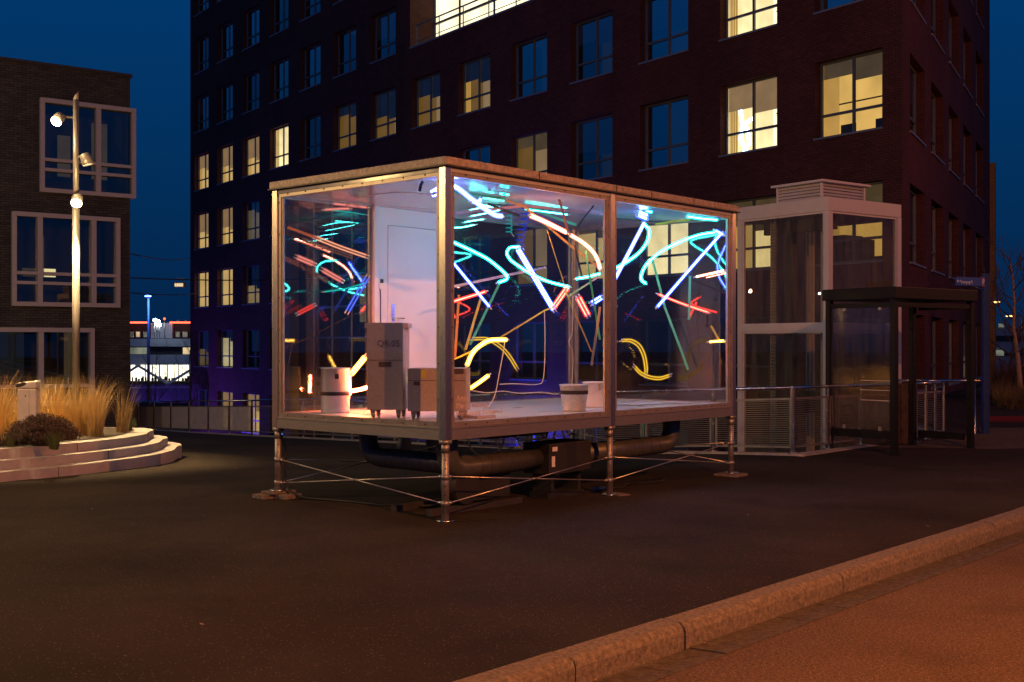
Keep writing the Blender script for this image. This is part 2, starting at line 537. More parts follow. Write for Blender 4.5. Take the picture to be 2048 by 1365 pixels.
def obj(name, mb, mats, parent=None, bev=0.0, label=None, local=False):
    """link the collected shapes as ONE mesh object; shapes are in world space unless local"""
    bm = mb.bm
    if bev:
        bmesh.ops.remove_doubles(bm, verts=bm.verts, dist=1e-6)
        bevel(bm, bev)
    Mw = W[parent.name] if parent else Matrix.Identity(4)
    if parent is None and bm.verts:
        c = sum((v.co for v in bm.verts), V((0, 0, 0))) / len(bm.verts)
        zmin = min(v.co.z for v in bm.verts)
        Mw = Matrix.Translation((c.x, c.y, zmin))
    if not local:
        bm.transform(Mw.inverted())
    bmesh.ops.recalc_face_normals(bm, faces=bm.faces)
    me = bpy.data.meshes.new(name)
    bm.to_mesh(me)
    bm.free()
    for m in ([mats] if isinstance(mats, str) else mats):
        me.materials.append(MATS[m])
    o = bpy.data.objects.new(name, me)
    C.objects.link(o)
    if parent:
        o.parent = parent
    else:
        o.location = Mw.to_translation()
    W[o.name] = Mw
    if label:
        o['label'] = label
    return o


def tag(o, label, cat, group=None):
    o['label'] = label
    o['category'] = cat
    if group:
        o['group'] = group
    return o


def struct(name, mb, mats, kind='structure'):
    o = obj(name, mb, mats)
    o['kind'] = kind
    return o


def text_mesh(name, body, size, M, mat, parent, extrude=0.001):
    cu = bpy.data.curves.new(name, 'FONT')
    cu.body = body
    cu.size = size
    cu.extrude = extrude
    cu.space_line = 0.95
    tmp = bpy.data.objects.new(name + '_tmp', cu)
    C.objects.link(tmp)
    dg = bpy.context.evaluated_depsgraph_get()
    me = bpy.data.meshes.new_from_object(tmp.evaluated_get(dg))
    bpy.data.objects.remove(tmp)
    me.transform(W[parent.name].inverted() @ M)
    me.materials.clear()
    me.materials.append(MATS[mat])
    o = bpy.data.objects.new(name, me)
    C.objects.link(o)
    o.parent = parent
    W[o.name] = W[parent.name]
    return o


def smooth_curve(pts, n=8):
    """Catmull-Rom through the points"""
    pts = [V(p) for p in pts]
    if len(pts) < 3:
        return [pts[0].lerp(pts[-1], i / n) for i in range(n + 1)]
    out = []
    q = [pts[0] * 2 - pts[1]] + pts + [pts[-1] * 2 - pts[-2]]
    for i in range(1, len(q) - 2):
        a, b, c, d = q[i - 1:i + 3]
        for k in range(n):
            t = k / n
            out.append(0.5 * ((2 * b) + (c - a) * t + (2 * a - 5 * b + 4 * c - d) * t * t + (3 * b - a - 3 * c + d) * t ** 3))
    out.append(pts[-1])
    return out


# ------------------------------------------------------------------ directions of the place
E = V((-0.5882, 0.8088, 0))        # along the tower front, away to the left
Nn = V((0.8088, 0.5882, 0))        # across it, away from the camera
PA = V((0.664, 0.748, 0)).normalized()   # along the pavilion's long side and the kerb
PB = V((-PA.y, PA.x, 0))                 # along its short side
RC = V((4.0, 16.9, 0))             # corner of the railing


def ground_z(x, y):
    d = V((x, y, 0)).dot(E)
    q = RC.dot(Nn) - V((x, y, 0)).dot(Nn)
    s = max(0.0, min(1.0, 1 - q / 8.5))
    return -0.043 * max(0.0, d - 11.3) * s - 0.1 * max(0.0, min(1.0, (d - 12.2) / 3.0))


# ------------------------------------------------------------------ ground
# plaza sheet: a grid in the (E, Nn) frame on the camera side of the railing, open over the sunken court
mb = MB()
us = [-60, -40, -25, -16, -12, -9, -6, -4, -2, 0] + [i * 1.5 for i in range(1, 24)] + [38, 45, 60]
vs = [-70, -45, -30, -22, -17, -14, -12, -10, -9, -8, -7, -6, -5, -4, -3, -2, -1, -0.02]


def kerb_side(p):      # signed distance to the kerb's plaza edge, positive on the plaza
    return (p - KB0).dot(PB)


KB0 = V((0.0, 0.0, 0.0))
# kerb's plaza edge: on the ground through pixel (1500, 1190) running along PA
kY = 1.6 * F / (1186 - HOR)
KB0 = V(((1500 - 1024) / F * kY, kY, 0))
# the plaza polygon boundary: kerb line in front
grid = {}


def to_world(u, v):
    return RC + E * u + Nn * v


def clip_poly(poly, f):
    out = []
    for i in range(len(poly)):
        a, b = poly[i], poly[(i + 1) % len(poly)]
        fa, fb = f(a), f(b)
        if fa >= 0:
            out.append(a)
        if (fa >= 0) != (fb >= 0):
            out.append(a.lerp(b, fa / (fa - fb)))
    return out


def add_ground(mb, poly, zoff=0.0):
    if len(poly) >= 3:
        mb.ngon([V((p.x, p.y, ground_z(p.x, p.y) + zoff)) for p in poly])


for i in range(len(us) - 1):
    for j in range(len(vs) - 1):
        poly = [to_world(us[i], vs[j]), to_world(us[i + 1], vs[j]), to_world(us[i + 1], vs[j + 1]), to_world(us[i], vs[j + 1])]
        add_ground(mb, clip_poly(poly, kerb_side))
# right of the sunken court: ground runs on past the shelter to the tower's right side
right_edge = [RC, RC + PA * 6.0, V((8.3, 23.0, 0)), V((10.36, 31.0, 0)), V((22.0, 53.2, 0)), V((60, 130, 0)), V((140, 130, 0))]
far_r = [V((140, 130, 0)), to_world(-60, -0.02)]
poly = right_edge + [V((160, 20, 0)), to_world(-60, -0.02)]
bm2 = [p for p in clip_poly(poly, kerb_side)]
mb.ngon([V((p.x, p.y, 0)) for p in bm2])
bmesh.ops.remove_doubles(mb.bm, verts=mb.bm.verts, dist=0.001)
bmesh.ops.triangulate(mb.bm, faces=[f for f in mb.bm.faces if len(f.verts) > 4])
struct('plaza_ground', mb, 'plaza_asphalt')

mb = MB()
mb.quad(V((-900, -300, -4.3)), V((900, -300, -4.3)), V((900, 1500, -4.3)), V((-900, 1500, -4.3)))
struct('lower_ground', mb, 'court_paving')

# road and gutter, 0.12 m below the plaza
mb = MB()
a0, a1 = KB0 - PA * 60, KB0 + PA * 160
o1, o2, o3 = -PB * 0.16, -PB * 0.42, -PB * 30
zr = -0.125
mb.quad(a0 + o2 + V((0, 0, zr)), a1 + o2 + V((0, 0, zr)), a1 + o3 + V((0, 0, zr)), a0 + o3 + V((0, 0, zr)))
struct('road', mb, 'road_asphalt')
mb = MB()
random.seed(3)
s = -14.0
while s < 60:
    L = 0.5
    p = KB0 + PA * s
    dz = random.uniform(-0.003, 0.003)
    mb.hexa([p - PB * 0.186 + V((0, 0, -0.3)), p + PA * (L - 0.008) - PB * 0.186 + V((0, 0, -0.3)), p + PA * (L - 0.012) - PB * 0.43 + V((0, 0, -0.3)), p - PB * 0.43 + V((0, 0, -0.3)),
             p - PB * 0.186 + V((0, 0, zr - 0.004 + dz)), p + PA * (L - 0.008) - PB * 0.186 + V((0, 0, zr - 0.004 + dz)), p + PA * (L - 0.012) - PB * 0.43 + V((0, 0, zr + 0.006 + dz)), p - PB * 0.43 + V((0, 0, zr + 0.006 + dz))])
    s += L
struct('gutter', mb, 'gutter_concrete')
# kerb stones, one after the other
mb = MB()
s = -14.0
k = 0
while s < 60:
    L = 1.0
    p = KB0 + PA * (s + 0.004)
    q = KB0 + PA * (s + L - 0.006)
    j = PB * random.uniform(-0.006, 0.006)
    jz = V((0, 0, random.uniform(-0.004, 0.006)))
    sec = [(-0.004, -0.4), (-0.16, -0.4), (-0.16, -0.045), (-0.148, -0.014), (-0.12, 0.006), (-0.004, 0.012)]
    ra = [mb.bm.verts.new(p + PB * c + j + V((0, 0, z)) + jz) for c, z in sec]
    rb = [mb.bm.verts.new(q + PB * c + j + V((0, 0, z)) + jz) for c, z in sec]
    n = len(sec)
    for i in range(n):
        mb.bm.faces.new([ra[i], ra[(i + 1) % n], rb[(i + 1) % n], rb[i]])
    mb.bm.faces.new(ra[::-1])
    mb.bm.faces.new(rb)
    s += L
struct('kerb', mb, 'kerb_concrete')

# cycle path far right, gravel apron by the shelter, red strip
mb = MB()
mb.quad(V((9.7, 24.2, 0.006)), V((40, 24.2, 0.006)), V((40, 26.2, 0.006)), V((10.6, 26.2, 0.006)))
struct('cycle_path', mb, 'path_red')
mb = MB()
mb.ngon([V((5.6, 18.3, 0.004)), V((7.2, 17.9, 0.004)), V((14, 19.4, 0.004)), V((20, 22.4, 0.004)), V((9.0, 22.6, 0.004)), V((8.45, 21.1, 0.004)), V((6.6, 19.0, 0.004))])
struct('gravel_apron', mb, 'gravel_ground')

# retaining walls and coping of the sunken court
mb = MB()
zz = V((0, 0, 1))
pts = [to_world(60, 0), to_world(30, 0), to_world(20, 0), to_world(12, 0), to_world(6, 0), RC, RC + PA * 6.0, V((8.3, 23.0, 0)), V((10.36, 31.0, 0))]
for a, b in zip(pts[:-1], pts[1:]):
    az, bz = ground_z(a.x, a.y), ground_z(b.x, b.y)
    n = (b - a).cross(zz).normalized()
    if n.dot(Nn) < 0:
        n = -n
    mb.hexa([V((a.x, a.y, -4.4)), V((b.x, b.y, -4.4)), V((b.x, b.y, -4.4)) + n * 0.22, V((a.x, a.y, -4.4)) + n * 0.22,
             V((a.x, a.y, az + 0.03)), V((b.x, b.y, bz + 0.03)), V((b.x, b.y, bz + 0.03)) + n * 0.22, V((a.x, a.y, az + 0.03)) + n * 0.22])
tag(obj('retaining_wall', mb, 'edge_concrete'), 'pale concrete retaining wall edging the sunken court under the railings', 'wall')

# ------------------------------------------------------------------ the red brick tower
K = V((10.38, 31.14, 0))
tower = thing('brick_tower', 'tall dark red brick office tower with a grid of square windows', 'building', (K.x, K.y, -4.3))
TOPZ = 34.0
BASEZ = -4.3
BAY, WW, WH = 3.70, 2.29, 2.20
FRONT_L = 51.72
SILLS = [0.26 + 3.6 * k for k in range(-1, 9)]     # rows -1 .. 8
REV = 0.30


def facade(mb, o, x, L, z0, z1, openings, rev, inward):
    """flat wall from o along x, with openings (s0,s1,za,zb[,rev]) and their reveals; UV in metres"""
    ss = sorted({0.0, L, *[v for q in openings for v in q[:2]]})
    zs = sorted({z0, z1, *[v for q in openings for v in q[2:4]]})
    pt = lambda s, z: o + x * s + V((0, 0, z))
    for i in range(len(ss) - 1):
        for j in range(len(zs) - 1):
            cs, cz = (ss[i] + ss[i + 1]) / 2, (zs[j] + zs[j + 1]) / 2
            if any(q[0] < cs < q[1] and q[2] < cz < q[3] for q in openings):
                continue
            a, b, c, d = ss[i], ss[i + 1], zs[j], zs[j + 1]
            mb.quad(pt(a, c), pt(b, c), pt(b, d), pt(a, d), uv=[(a, c), (b, c), (b, d), (a, d)])
    for q in openings:
        a, b, c, d = q[:4]
        r = q[4] if len(q) > 4 else rev
        w = inward * r
        mb.quad(pt(a, c), pt(a, d), pt(a, d) + w, pt(a, c) + w, uv=[(0, c), (0, d), (r, d), (r, c)])
        mb.quad(pt(b, c), pt(b, d), pt(b, d) + w, pt(b, c) + w, uv=[(0, c), (0, d), (r, d), (r, c)])
        mb.quad(pt(a, c), pt(b, c), pt(b, c) + w, pt(a, c) + w, uv=[(a, 0), (b, 0), (b, r), (a, r)])
        mb.quad(pt(a, d), pt(b, d), pt(b, d) + w, pt(a, d) + w, uv=[(a, 0), (b, 0), (b, r), (a, r)])


G = V((0.465, 0.885, 0)).normalized()
RIGHT_L = 22.3
GIN = V((-G.y, G.x, 0))      # into the building from the right wall
front_open, right_open = [], []
BIG = (0.63 + 3.7 * 3, 25.28, 14.66, 20.46, 1.3)      # lit loggia
ATR = (21.9, 36.4, -4.28, 9.3, 0.9)                  # glazed entrance hall behind the pavilion
for c in range(14):
    s0 = 0.63 + BAY * (13 - c)
    for r, z in enumerate(SILLS):
        row = r - 1
        if BIG[0] - 1 < s0 < BIG[1] and row in (4, 5):
            continue
        if ATR[0] - 2 < s0 < ATR[1] and row <= 2:
            continue
        front_open.append((s0, s0 + WW, z, z + WH, c, row))
for c in range(6):
    for r, z in enumerate(SILLS):
        row = r - 1
        if row < 0:
            continue
        s0 = RIGHT_L - (1.2 + 3.95 * c) - 2.65
        if s0 > 0.2:
            right_open.append((s0, s0 + 2.65, z, z + WH, c, row))
mb = MB()
facade(mb, K, E, FRONT_L, BASEZ, TOPZ, [q[:4] for q in front_open] + [BIG, ATR], REV, Nn)
RF = K + G * RIGHT_L
facade(mb, RF, -G, RIGHT_L, BASEZ, TOPZ, [q[:4] for q in right_open], REV, GIN)
obj('wall', mb, 'tower_brick', tower)
mb = MB()
LE = K + E * FRONT_L
B1, B2 = LE + Nn * 16, RF + E * 30
for a, b in ((LE, B1), (B1, B2), (B2, RF)):
    mb.quad(a + V((0, 0, BASEZ)), b + V((0, 0, BASEZ)), b + V((0, 0, TOPZ)), a + V((0, 0, TOPZ)), uv=[(0, BASEZ), (18, BASEZ), (18, TOPZ), (0, TOPZ)])
obj('rear_wall', mb, 'tower_brick', tower)
mb = MB()
mb.ngon([p + V((0, 0, TOPZ - 0.4)) for p in (K, RF, B2, B1, LE)])
obj('roof', mb, 'edge_concrete', tower)
# narrow end strip on the right side, its orange lamplight in the brick colour
mb = MB()
ES = RF + G * 0.02
ex = V((0.93, 0.37, 0))
facade(mb, ES, V((G.y, -G.x, 0)), 0.2, BASEZ, 9.5, [], 0.1, G)
q0 = ES + V((G.y, -G.x, 0)) * 0.2
facade(mb, q0, G, 0.5, BASEZ, 9.5, [], 0.1, G)
obj('end_pier', mb, 'orange_lit_brick', tower)


def frame_geo(w, h, y=-0.24, mull=0.5, trans=0.31, t=0.075, ft=0.06, dep=0.07):
    """window frame in local space: x along the wall, y outward, z up"""
    m = MB()
    m.box((0, y - dep, 0.03), (ft, y, h))
    m.box((w - ft, y - dep, 0.03), (w, y, h))
    m.box((ft, y - dep, 0.03), (w - ft, y, 0.03 + ft))
    m.box((ft, y - dep, h - ft), (w - ft, y, h))
    m.box((w * mull - t / 2, y - dep, 0.03 + ft), (w * mull + t / 2, y - 0.003, h - ft))
    for a, b in ((ft, w * mull - t / 2), (w * mull + t / 2, w - ft)):
        m.box((a, y - dep, h * trans - t / 2), (b, y - 0.003, h * trans + t / 2))
    return m


def pane_geo(w, h, y=-0.285):
    m = MB()
    m.quad(V((0.02, y, 0.04)), V((w - 0.02, y, 0.04)), V((w - 0.02, y, h - 0.02)), V((0.02, y, h - 0.02)))
    return m


def sill_geo(w):
    m = MB()
    m.box((-0.03, -0.22, -0.03), (w + 0.03, 0.05, 0.028))
    return m


def room_geo(w, h, depth, lamp=False, back=0, ceil=1, side=2, floor=3, furn=None, skew=False):
    m = MB()
    x0, x1, y0, y1, z0, z1 = -0.45, w + 0.45, -0.36, -0.36 - depth, -0.35, h + 0.25
    if skew:                      # corner room: its side wall follows the building's other face
        depth = min(depth, 1.3)
        x0, ya, yb = -0.02, -0.66, -0.36 - depth
        m.quad(V((x0, y0, z0)), V((x0, ya, z0)), V((x0, ya, z1)), V((x0, y0, z1)), side)
        xm = 1.04 if depth > 1 else 0.8
        m.quad(V((x0, ya, z0)), V((xm, yb, z0)), V((xm, yb, z1)), V((x0, ya, z1)), side)
        m.quad(V((xm, yb, z0)), V((x1, yb, z0)), V((x1, yb, z1)), V((xm, yb, z1)), back)
        m.quad(V((x1, y0, z0)), V((x1, yb, z0)), V((x1, yb, z1)), V((x1, y0, z1)), side)
        for zq, mi in ((z1, ceil), (z0, floor)):
            m.ngon([V((x0, y0, zq)), V((x0, ya, zq)), V((xm, yb, zq)), V((x1, yb, zq)), V((x1, y0, zq))], mi)
        for k in range(2):
            m.box((1.3 + k * .35, -1.5, z1 - 0.03), (1.42 + k * .35, -0.7, z1 - 0.01), mi=2)
        m.box((xm, yb + 0.004, 1.26), (x1, yb + 0.03, 1.30), mi=4)
    else:
        x0 = -0.45
        m.quad(V((x0, y1, z0)), V((x1, y1, z0)), V((x1, y1, z1)), V((x0, y1, z1)), back)
        m.quad(V((x0, y0, z1)), V((x1, y0, z1)), V((x1, y1, z1)), V((x0, y1, z1)), ceil)
        m.quad(V((x0, y0, z0)), V((x0, y1, z0)), V((x0, y1, z1)), V((x0, y0, z1)), side)
        m.quad(V((x1, y0, z0)), V((x1, y1, z0)), V((x1, y1, z1)), V((x1, y0, z1)), side)
        m.quad(V((x0, y0, z0)), V((x1, y0, z0)), V((x1, y1, z0)), V((x0, y1, z0)), floor)
    # lintel and jamb linings so that the room box meets the wall
    for a, b in (((x0, z0), (x1, 0.0)), ((x0, h), (x1, z1)), ((x0, z0), (0.0, z1)), ((w, z0), (x1, z1))):
        m.quad(V((a[0], y0, a[1])), V((b[0], y0, a[1])), V((b[0], y0, b[1])), V((a[0], y0, b[1])), 4)
    if lamp:
        m.box((w * 0.55, y1 * 0.55, z1 - 0.06), (w * 0.55 + 0.5, y1 * 0.55 + 0.25, z1 - 0.02), mi=5)
    if furn == 'desk':
        m.box((0.3, -0.95, -0.3), (w - 0.1, -0.6, 0.1), mi=4)
        for x in (0.32, w * 0.66):
            m.box((x, -0.85, 0.14), (x + 0.5, -0.80, 0.46), mi=4)
    if furn == 'shelf':
        m.box((w * 0.42, y1 + 0.05, 0.2), (w * 0.9, y1 + 0.3, 0.72), mi=4)
        m.box((w * 0.5, y1 + 0.06, 0.72), (w * 0.62, y1 + 0.28, 0.95), mi=4)
    if furn == 'chairs':
        for x, zt in ((0.1, 0.35), (0.6, 0.22), (1.15, 0.72), (1.55, 0.85), (1.9, 0.9)):
            m.box((x, -1.2, -0.3), (x + 0.42, -0.8, zt), mi=4)
    return m


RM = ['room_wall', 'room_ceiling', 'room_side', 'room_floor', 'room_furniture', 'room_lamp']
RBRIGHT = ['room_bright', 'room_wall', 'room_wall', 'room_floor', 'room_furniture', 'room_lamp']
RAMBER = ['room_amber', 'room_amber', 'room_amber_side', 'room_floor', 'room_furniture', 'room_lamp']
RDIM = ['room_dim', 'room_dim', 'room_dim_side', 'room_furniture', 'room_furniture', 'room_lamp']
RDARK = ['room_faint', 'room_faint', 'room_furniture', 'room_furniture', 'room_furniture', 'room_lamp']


def mesh_of(mb, name, mats):
    bmesh.ops.recalc_face_normals(mb.bm, faces=mb.bm.faces)
    me = bpy.data.meshes.new(name)
    mb.bm.to_mesh(me)
    mb.bm.free()
    for m in ([mats] if isinstance(mats, str) else mats):
        me.materials.append(MATS[m])
    return me


PR = {}
for tagw, w, sk in (('f', WW, False), ('r', 2.65, False), ('c', WW, True)):
    PR[tagw, 'frame'] = mesh_of(frame_geo(w, WH), 'window', 'tower_frame')
    PR[tagw, 'sill'] = mesh_of(sill_geo(w), 'sill', 'tower_sill')
    PR[tagw, 'dark'] = mesh_of(pane_geo(w, WH), 'pane', 'tower_glass_dark')
    PR[tagw, 'clear'] = mesh_of(pane_geo(w, WH), 'pane', 'tower_glass_lit')
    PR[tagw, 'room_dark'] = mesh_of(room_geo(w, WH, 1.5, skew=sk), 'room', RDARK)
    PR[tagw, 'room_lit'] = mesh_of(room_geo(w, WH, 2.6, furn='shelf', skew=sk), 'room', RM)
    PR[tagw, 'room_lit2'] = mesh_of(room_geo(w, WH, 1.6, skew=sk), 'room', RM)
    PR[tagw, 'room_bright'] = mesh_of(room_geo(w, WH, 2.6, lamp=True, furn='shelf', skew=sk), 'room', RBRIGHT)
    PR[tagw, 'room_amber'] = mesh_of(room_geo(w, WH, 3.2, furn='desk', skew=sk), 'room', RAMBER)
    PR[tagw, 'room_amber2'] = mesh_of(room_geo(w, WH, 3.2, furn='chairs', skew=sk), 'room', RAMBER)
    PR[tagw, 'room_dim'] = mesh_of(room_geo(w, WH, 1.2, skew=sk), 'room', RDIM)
    for hb in (0.3, 0.45, 0.6, 0.8):
        for mt in ('blind_glow', 'blind_dim', 'blind_blue', 'blind_dark'):
            m = MB()
            m.box((0.05, -0.345, WH * (1 - hb)), (w * 0.5 - 0.01, -0.335, WH - 0.03))
            m.box((w * 0.5 + 0.01, -0.345, WH * (1 - hb + (0.09 if hb < 0.7 else -0.07))), (w - 0.05, -0.335, WH - 0.03))
            PR[tagw, mt, hb] = mesh_of(m, 'blind', mt)

m = MB()
for k in range(7):
    x = WW - 0.06 - 0.05 * k
    m.box((x - 0.045, -0.352 - 0.012 * (k % 2), 0.02), (x, -0.347 - 0.012 * (k % 2), WH - 0.02))
PR['curtain'] = mesh_of(m, 'curtain', 'room_amber_side')
PR['f', 'dark2'] = PR['c', 'dark2'] = mesh_of(pane_geo(WW, WH), 'pane', 'tower_glass_dim')
PR['r', 'dark2'] = mesh_of(pane_geo(2.65, WH), 'pane', 'tower_glass_dim')
PR['r', 'room_shallow'] = mesh_of(room_geo(2.65, WH, 0.3), 'room', RDARK)
# state of every front window: pane, room, (blind, drop)
ST = {}
D_ = ('dark', 'room_dark', None)
for (c, row), st in {
    (0, 3): ('clear', 'room_lit', ('blind_glow', .45)), (1, 3): ('clear', 'room_lit2', ('blind_glow', .6)), (2, 3): ('clear', 'room_lit', ('blind_glow', .6)),
    (3, 3): ('clear', 'room_bright', None), (4, 3): ('dark', 'room_dark', None), (5, 3): ('clear', 'room_dim', ('blind_blue', .3)),
    (6, 3): ('clear', 'room_dim', ('blind_blue', .6)), (7, 3): ('clear', 'room_dim', ('blind_blue', .45)), (8, 3): ('clear', 'room_dim', ('blind_blue', .45)),
    (12, 3): ('clear', 'room_bright', None), (13, 3): ('clear', 'room_amber', None),
    (0, 2): ('clear', 'room_lit', ('blind_glow', .6)), (1, 2): ('clear', 'room_lit2', ('blind_glow', .6)), (2, 2): ('dark', 'room_lit2', ('blind_dark', .3)),
    (9, 2): ('clear', 'room_dim', ('blind_dim', .3)), (12, 2): ('clear', 'room_bright', ('blind_glow', .45)), (13, 2): ('clear', 'room_amber', ('blind_dim', .3)),
    (0, 1): ('clear', 'room_lit', None), (1, 1): ('clear', 'room_lit2', None), (2, 1): ('dark', 'room_lit2', ('blind_dark', .6)),
    (9, 1): ('clear', 'room_dim', None), (10, 1): ('clear', 'room_lit2', ('blind_dim', .3)), (11, 1): ('clear', 'room_bright', None),
    (12, 1): ('clear', 'room_lit2', ('blind_dim', .45)), (13, 1): ('clear', 'room_amber2', ('blind_dim', .45)),
    (0, 0): ('dark', 'room_lit', ('blind_dark', .6)), (1, 0): ('dark', 'room_bright', ('blind_dark', .3)), (2, 0): ('dark', 'room_dark', None),
    (10, 0): ('dark', 'room_dark', None), (1, -1): ('clear', 'room_lit', ('blind_glow', .6)), (2, -1): ('clear', 'room_lit2', ('blind_glow', .45)),
    (1, 6): ('clear', 'room_lit2', None),
}.items():
    ST[c, row] = st
STR = {(2, 0): ('clear', 'room_dim', None), (3, 0): ('clear', 'room_lit2', ('blind_dim', .6)), (2, 2): ('dark', 'room_dim', None)}


def child(name, me, parent, loc=(0, 0, 0), rotz=0.0):
    o = bpy.data.objects.new(name, me)
    C.objects.link(o)
    o.parent = parent
    o.location = loc
    o.rotation_euler = (0, 0, rotz)
    return o


def seen(p):
    x = 1024 + p.x / p.y * F
    y = HOR - (p.z - EYE) / p.y * F
    return -40 < x < 2090 and -60 < y < 900


rotE = math.atan2(E.y, E.x)
rotG = math.atan2(-G.y, -G.x)
cand = []
for (s0, s1, z, zt, c, row) in front_open:
    p = K + E * s0 + V((0, 0, z))
    ctr = K + E * (s0 + 1.1) + V((0, 0, z + 1.1))
    cand.append((ctr.y if seen(ctr) else 900 + ctr.y, 'f', p, rotE, ST.get((c, row), D_), c, row))
for (s0, s1, z, zt, c, row) in right_open:
    p = RF - G * s0 + V((0, 0, z))
    ctr = RF - G * (s0 + 1.3) + V((0, 0, z + 1.1))
    cand.append((ctr.y + 10 if seen(ctr) else 900 + ctr.y, 'r', p, rotG, STR.get((c, row), D_), c, row))
cand.sort(key=lambda q: q[0])
rest = MB()
for i, (key, tw, p, rz, (pane, room, blind), c, row) in enumerate(cand):
    if i < 100 and key < 900:
        tw = 'c' if (tw, c) == ('f', 13) else tw
        w = child('window', PR[tw, 'frame'], tower, p - K - V((0, 0, BASEZ)), rz)
        hsh = (c * 7 + row * 5 + (3 if tw == 'r' else 0)) % 9
        child('pane', PR[tw, 'dark2' if pane == 'dark' and hsh in (1, 4, 7, 8) else pane], w)
        if tw == 'f' and pane == 'clear' and hsh % 2 == 0:
            child('curtain', PR['curtain'], w)
        if pane == 'dark' and not blind and hsh in (2, 4, 8):
            blind = ('blind_blue', (0.3, 0.45, 0.6)[hsh % 3])
        child('sill', PR[tw, 'sill'], w)
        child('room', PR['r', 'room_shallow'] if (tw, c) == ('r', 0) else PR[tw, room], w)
        if blind:
            child('blind', PR[tw, blind[0], blind[1]], w)
        if tw == 'f' and (c, row) in ((12, 2), (12, 3), (11, 1)):       # plant on the sill inside
            m = MB()
            random.seed(c + row)
            for k in range(46):
                b0 = V((0.30 + random.uniform(-.03, .03), -0.62, 0.0))
                zt = random.uniform(0.35, 1.25)
                b1 = b0 + V((random.uniform(-.06, .06), random.uniform(-.05, .05), zt))
                an = random.uniform(0, 6.28)
                tip = b1 + V((math.cos(an) * 0.26, math.sin(an) * 0.1, random.uniform(-0.12, 0.16)))
                m.tube([b0, b1], 0.008, 4)
                m.bar(b1, tip, 0.05, 0.006)
            me = mesh_of(m, 'potted_plant', 'room_plant')
            child('potted_plant', me, w)
        if (tw, c, row) == ('f', 12, 2):                                 # white neon figure behind the glass
            m = MB()
            m.tube([V((1.98, -0.55, 1.55)), V((1.86, -0.55, 0.95))], 0.055, 10)
            m.tube([V((1.86, -0.55, 0.95)), V((1.55, -0.6, 1.12)), V((1.42, -0.6, 1.15))], 0.055, 10)
            m.tube([V((1.86, -0.55, 0.95)), V((1.95, -0.55, 0.55)), V((1.72, -0.55, 0.15))], 0.06, 10)
            m.tube([V((1.74, -0.6, 0.9)), V((1.62, -0.6, 0.4)), V((1.9, -0.6, 0.1))], 0.06, 10)
            child('neon_figure', mesh_of(m, 'neon_figure', 'window_neon'), w)
        if (tw, c, row) == ('f', 0, 1):
            m = MB()
            m.box((0.1, -0.6, 0.05), (1.1, -0.58, 0.75))
            child('blue_screen', mesh_of(m, 'blue_screen', 'room_blue'), w)
    else:
        Mx = Matrix.Translation(p) @ Matrix.Rotation(rz, 4, 'Z')
        w = WW if tw in 'fc' else 2.65
        for g, mi in ((frame_geo(w, WH), 0), (sill_geo(w), 1), (pane_geo(w, WH), 2), (room_geo(w, WH, 0.3 if (tw, c) == ('r', 0) else 1.5, skew=(tw, c) == ('f', 13)), 3)):
            for f in g.bm.faces:
                f.material_index = mi if mi < 3 else 3
            g.bm.transform(Mx)
            tmp = bpy.data.meshes.new('tmp')
            g.bm.to_mesh(tmp)
            g.bm.free()
            rest.bm.from_mesh(tmp)
            bpy.data.meshes.remove(tmp)
o = obj('remaining_windows', rest, ['tower_frame', 'tower_sill', 'tower_glass_dark', 'room_faint'], tower)
o['kind'] = 'stuff'


def along(o3, x, inward):
    """local (s, depth inward, z) -> world"""
    return lambda s, d, z: o3 + x * s + inward * d + V((0, 0, z))


L_ = along(K, E, Nn)
# lit loggia: bright curtain wall set back behind a railing
s0, s1, z0, z1, dp = BIG
mb = MB()
mb.quad(L_(s0, dp + 2.2, z0), L_(s1, dp + 2.2, z0), L_(s1, dp + 2.2, z1), L_(s0, dp + 2.2, z1), 0)
mb.quad(L_(s1, dp, z0), L_(s1, dp + 2.2, z0), L_(s1, dp + 2.2, z1), L_(s1, dp, z1), 0)
mb.quad(L_(s0, dp, z0), L_(s0, dp + 2.2, z0), L_(s0, dp + 2.2, z1), L_(s0, dp, z1), 1)
mb.quad(L_(s0, dp, z1), L_(s1, dp, z1), L_(s1, dp + 2.2, z1), L_(s0, dp + 2.2, z1), 1)
mb.quad(L_(s0, dp, z0), L_(s1, dp, z0), L_(s1, dp + 2.2, z0), L_(s0, dp + 2.2, z0), 2)
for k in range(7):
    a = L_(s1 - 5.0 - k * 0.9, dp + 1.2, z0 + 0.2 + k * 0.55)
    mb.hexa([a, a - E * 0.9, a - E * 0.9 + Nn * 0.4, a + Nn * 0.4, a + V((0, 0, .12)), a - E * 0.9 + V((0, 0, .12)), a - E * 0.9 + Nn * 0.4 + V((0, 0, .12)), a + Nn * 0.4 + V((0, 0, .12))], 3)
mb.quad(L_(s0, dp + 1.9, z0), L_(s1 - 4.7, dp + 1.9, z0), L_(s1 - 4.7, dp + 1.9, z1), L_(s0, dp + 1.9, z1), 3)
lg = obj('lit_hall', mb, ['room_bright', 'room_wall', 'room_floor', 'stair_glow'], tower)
mb = MB()
for s in (s1, s1 - 2.0, s1 - 4.6, s1 - 7.2, s1 - 9.8, s0):
    mb.bar(L_(s, dp, z0), L_(s, dp, z1), 0.09, 0.09)
for z in (z0 + 1.25, z0 + 3.2):
    mb.bar(L_(s0, dp - 0.004, z), L_(s1, dp - 0.004, z), 0.09, 0.09)
for k in range(9):
    mb.bar(L_(s0, dp + 1.86, z0 + 0.35 + 0.62 * k), L_(s1 - 4.7, dp + 1.86, z0 + 0.35 + 0.62 * k), 0.03, 0.06)
obj('curtain_wall_bars', mb, 'tower_frame', lg)
mb = MB()
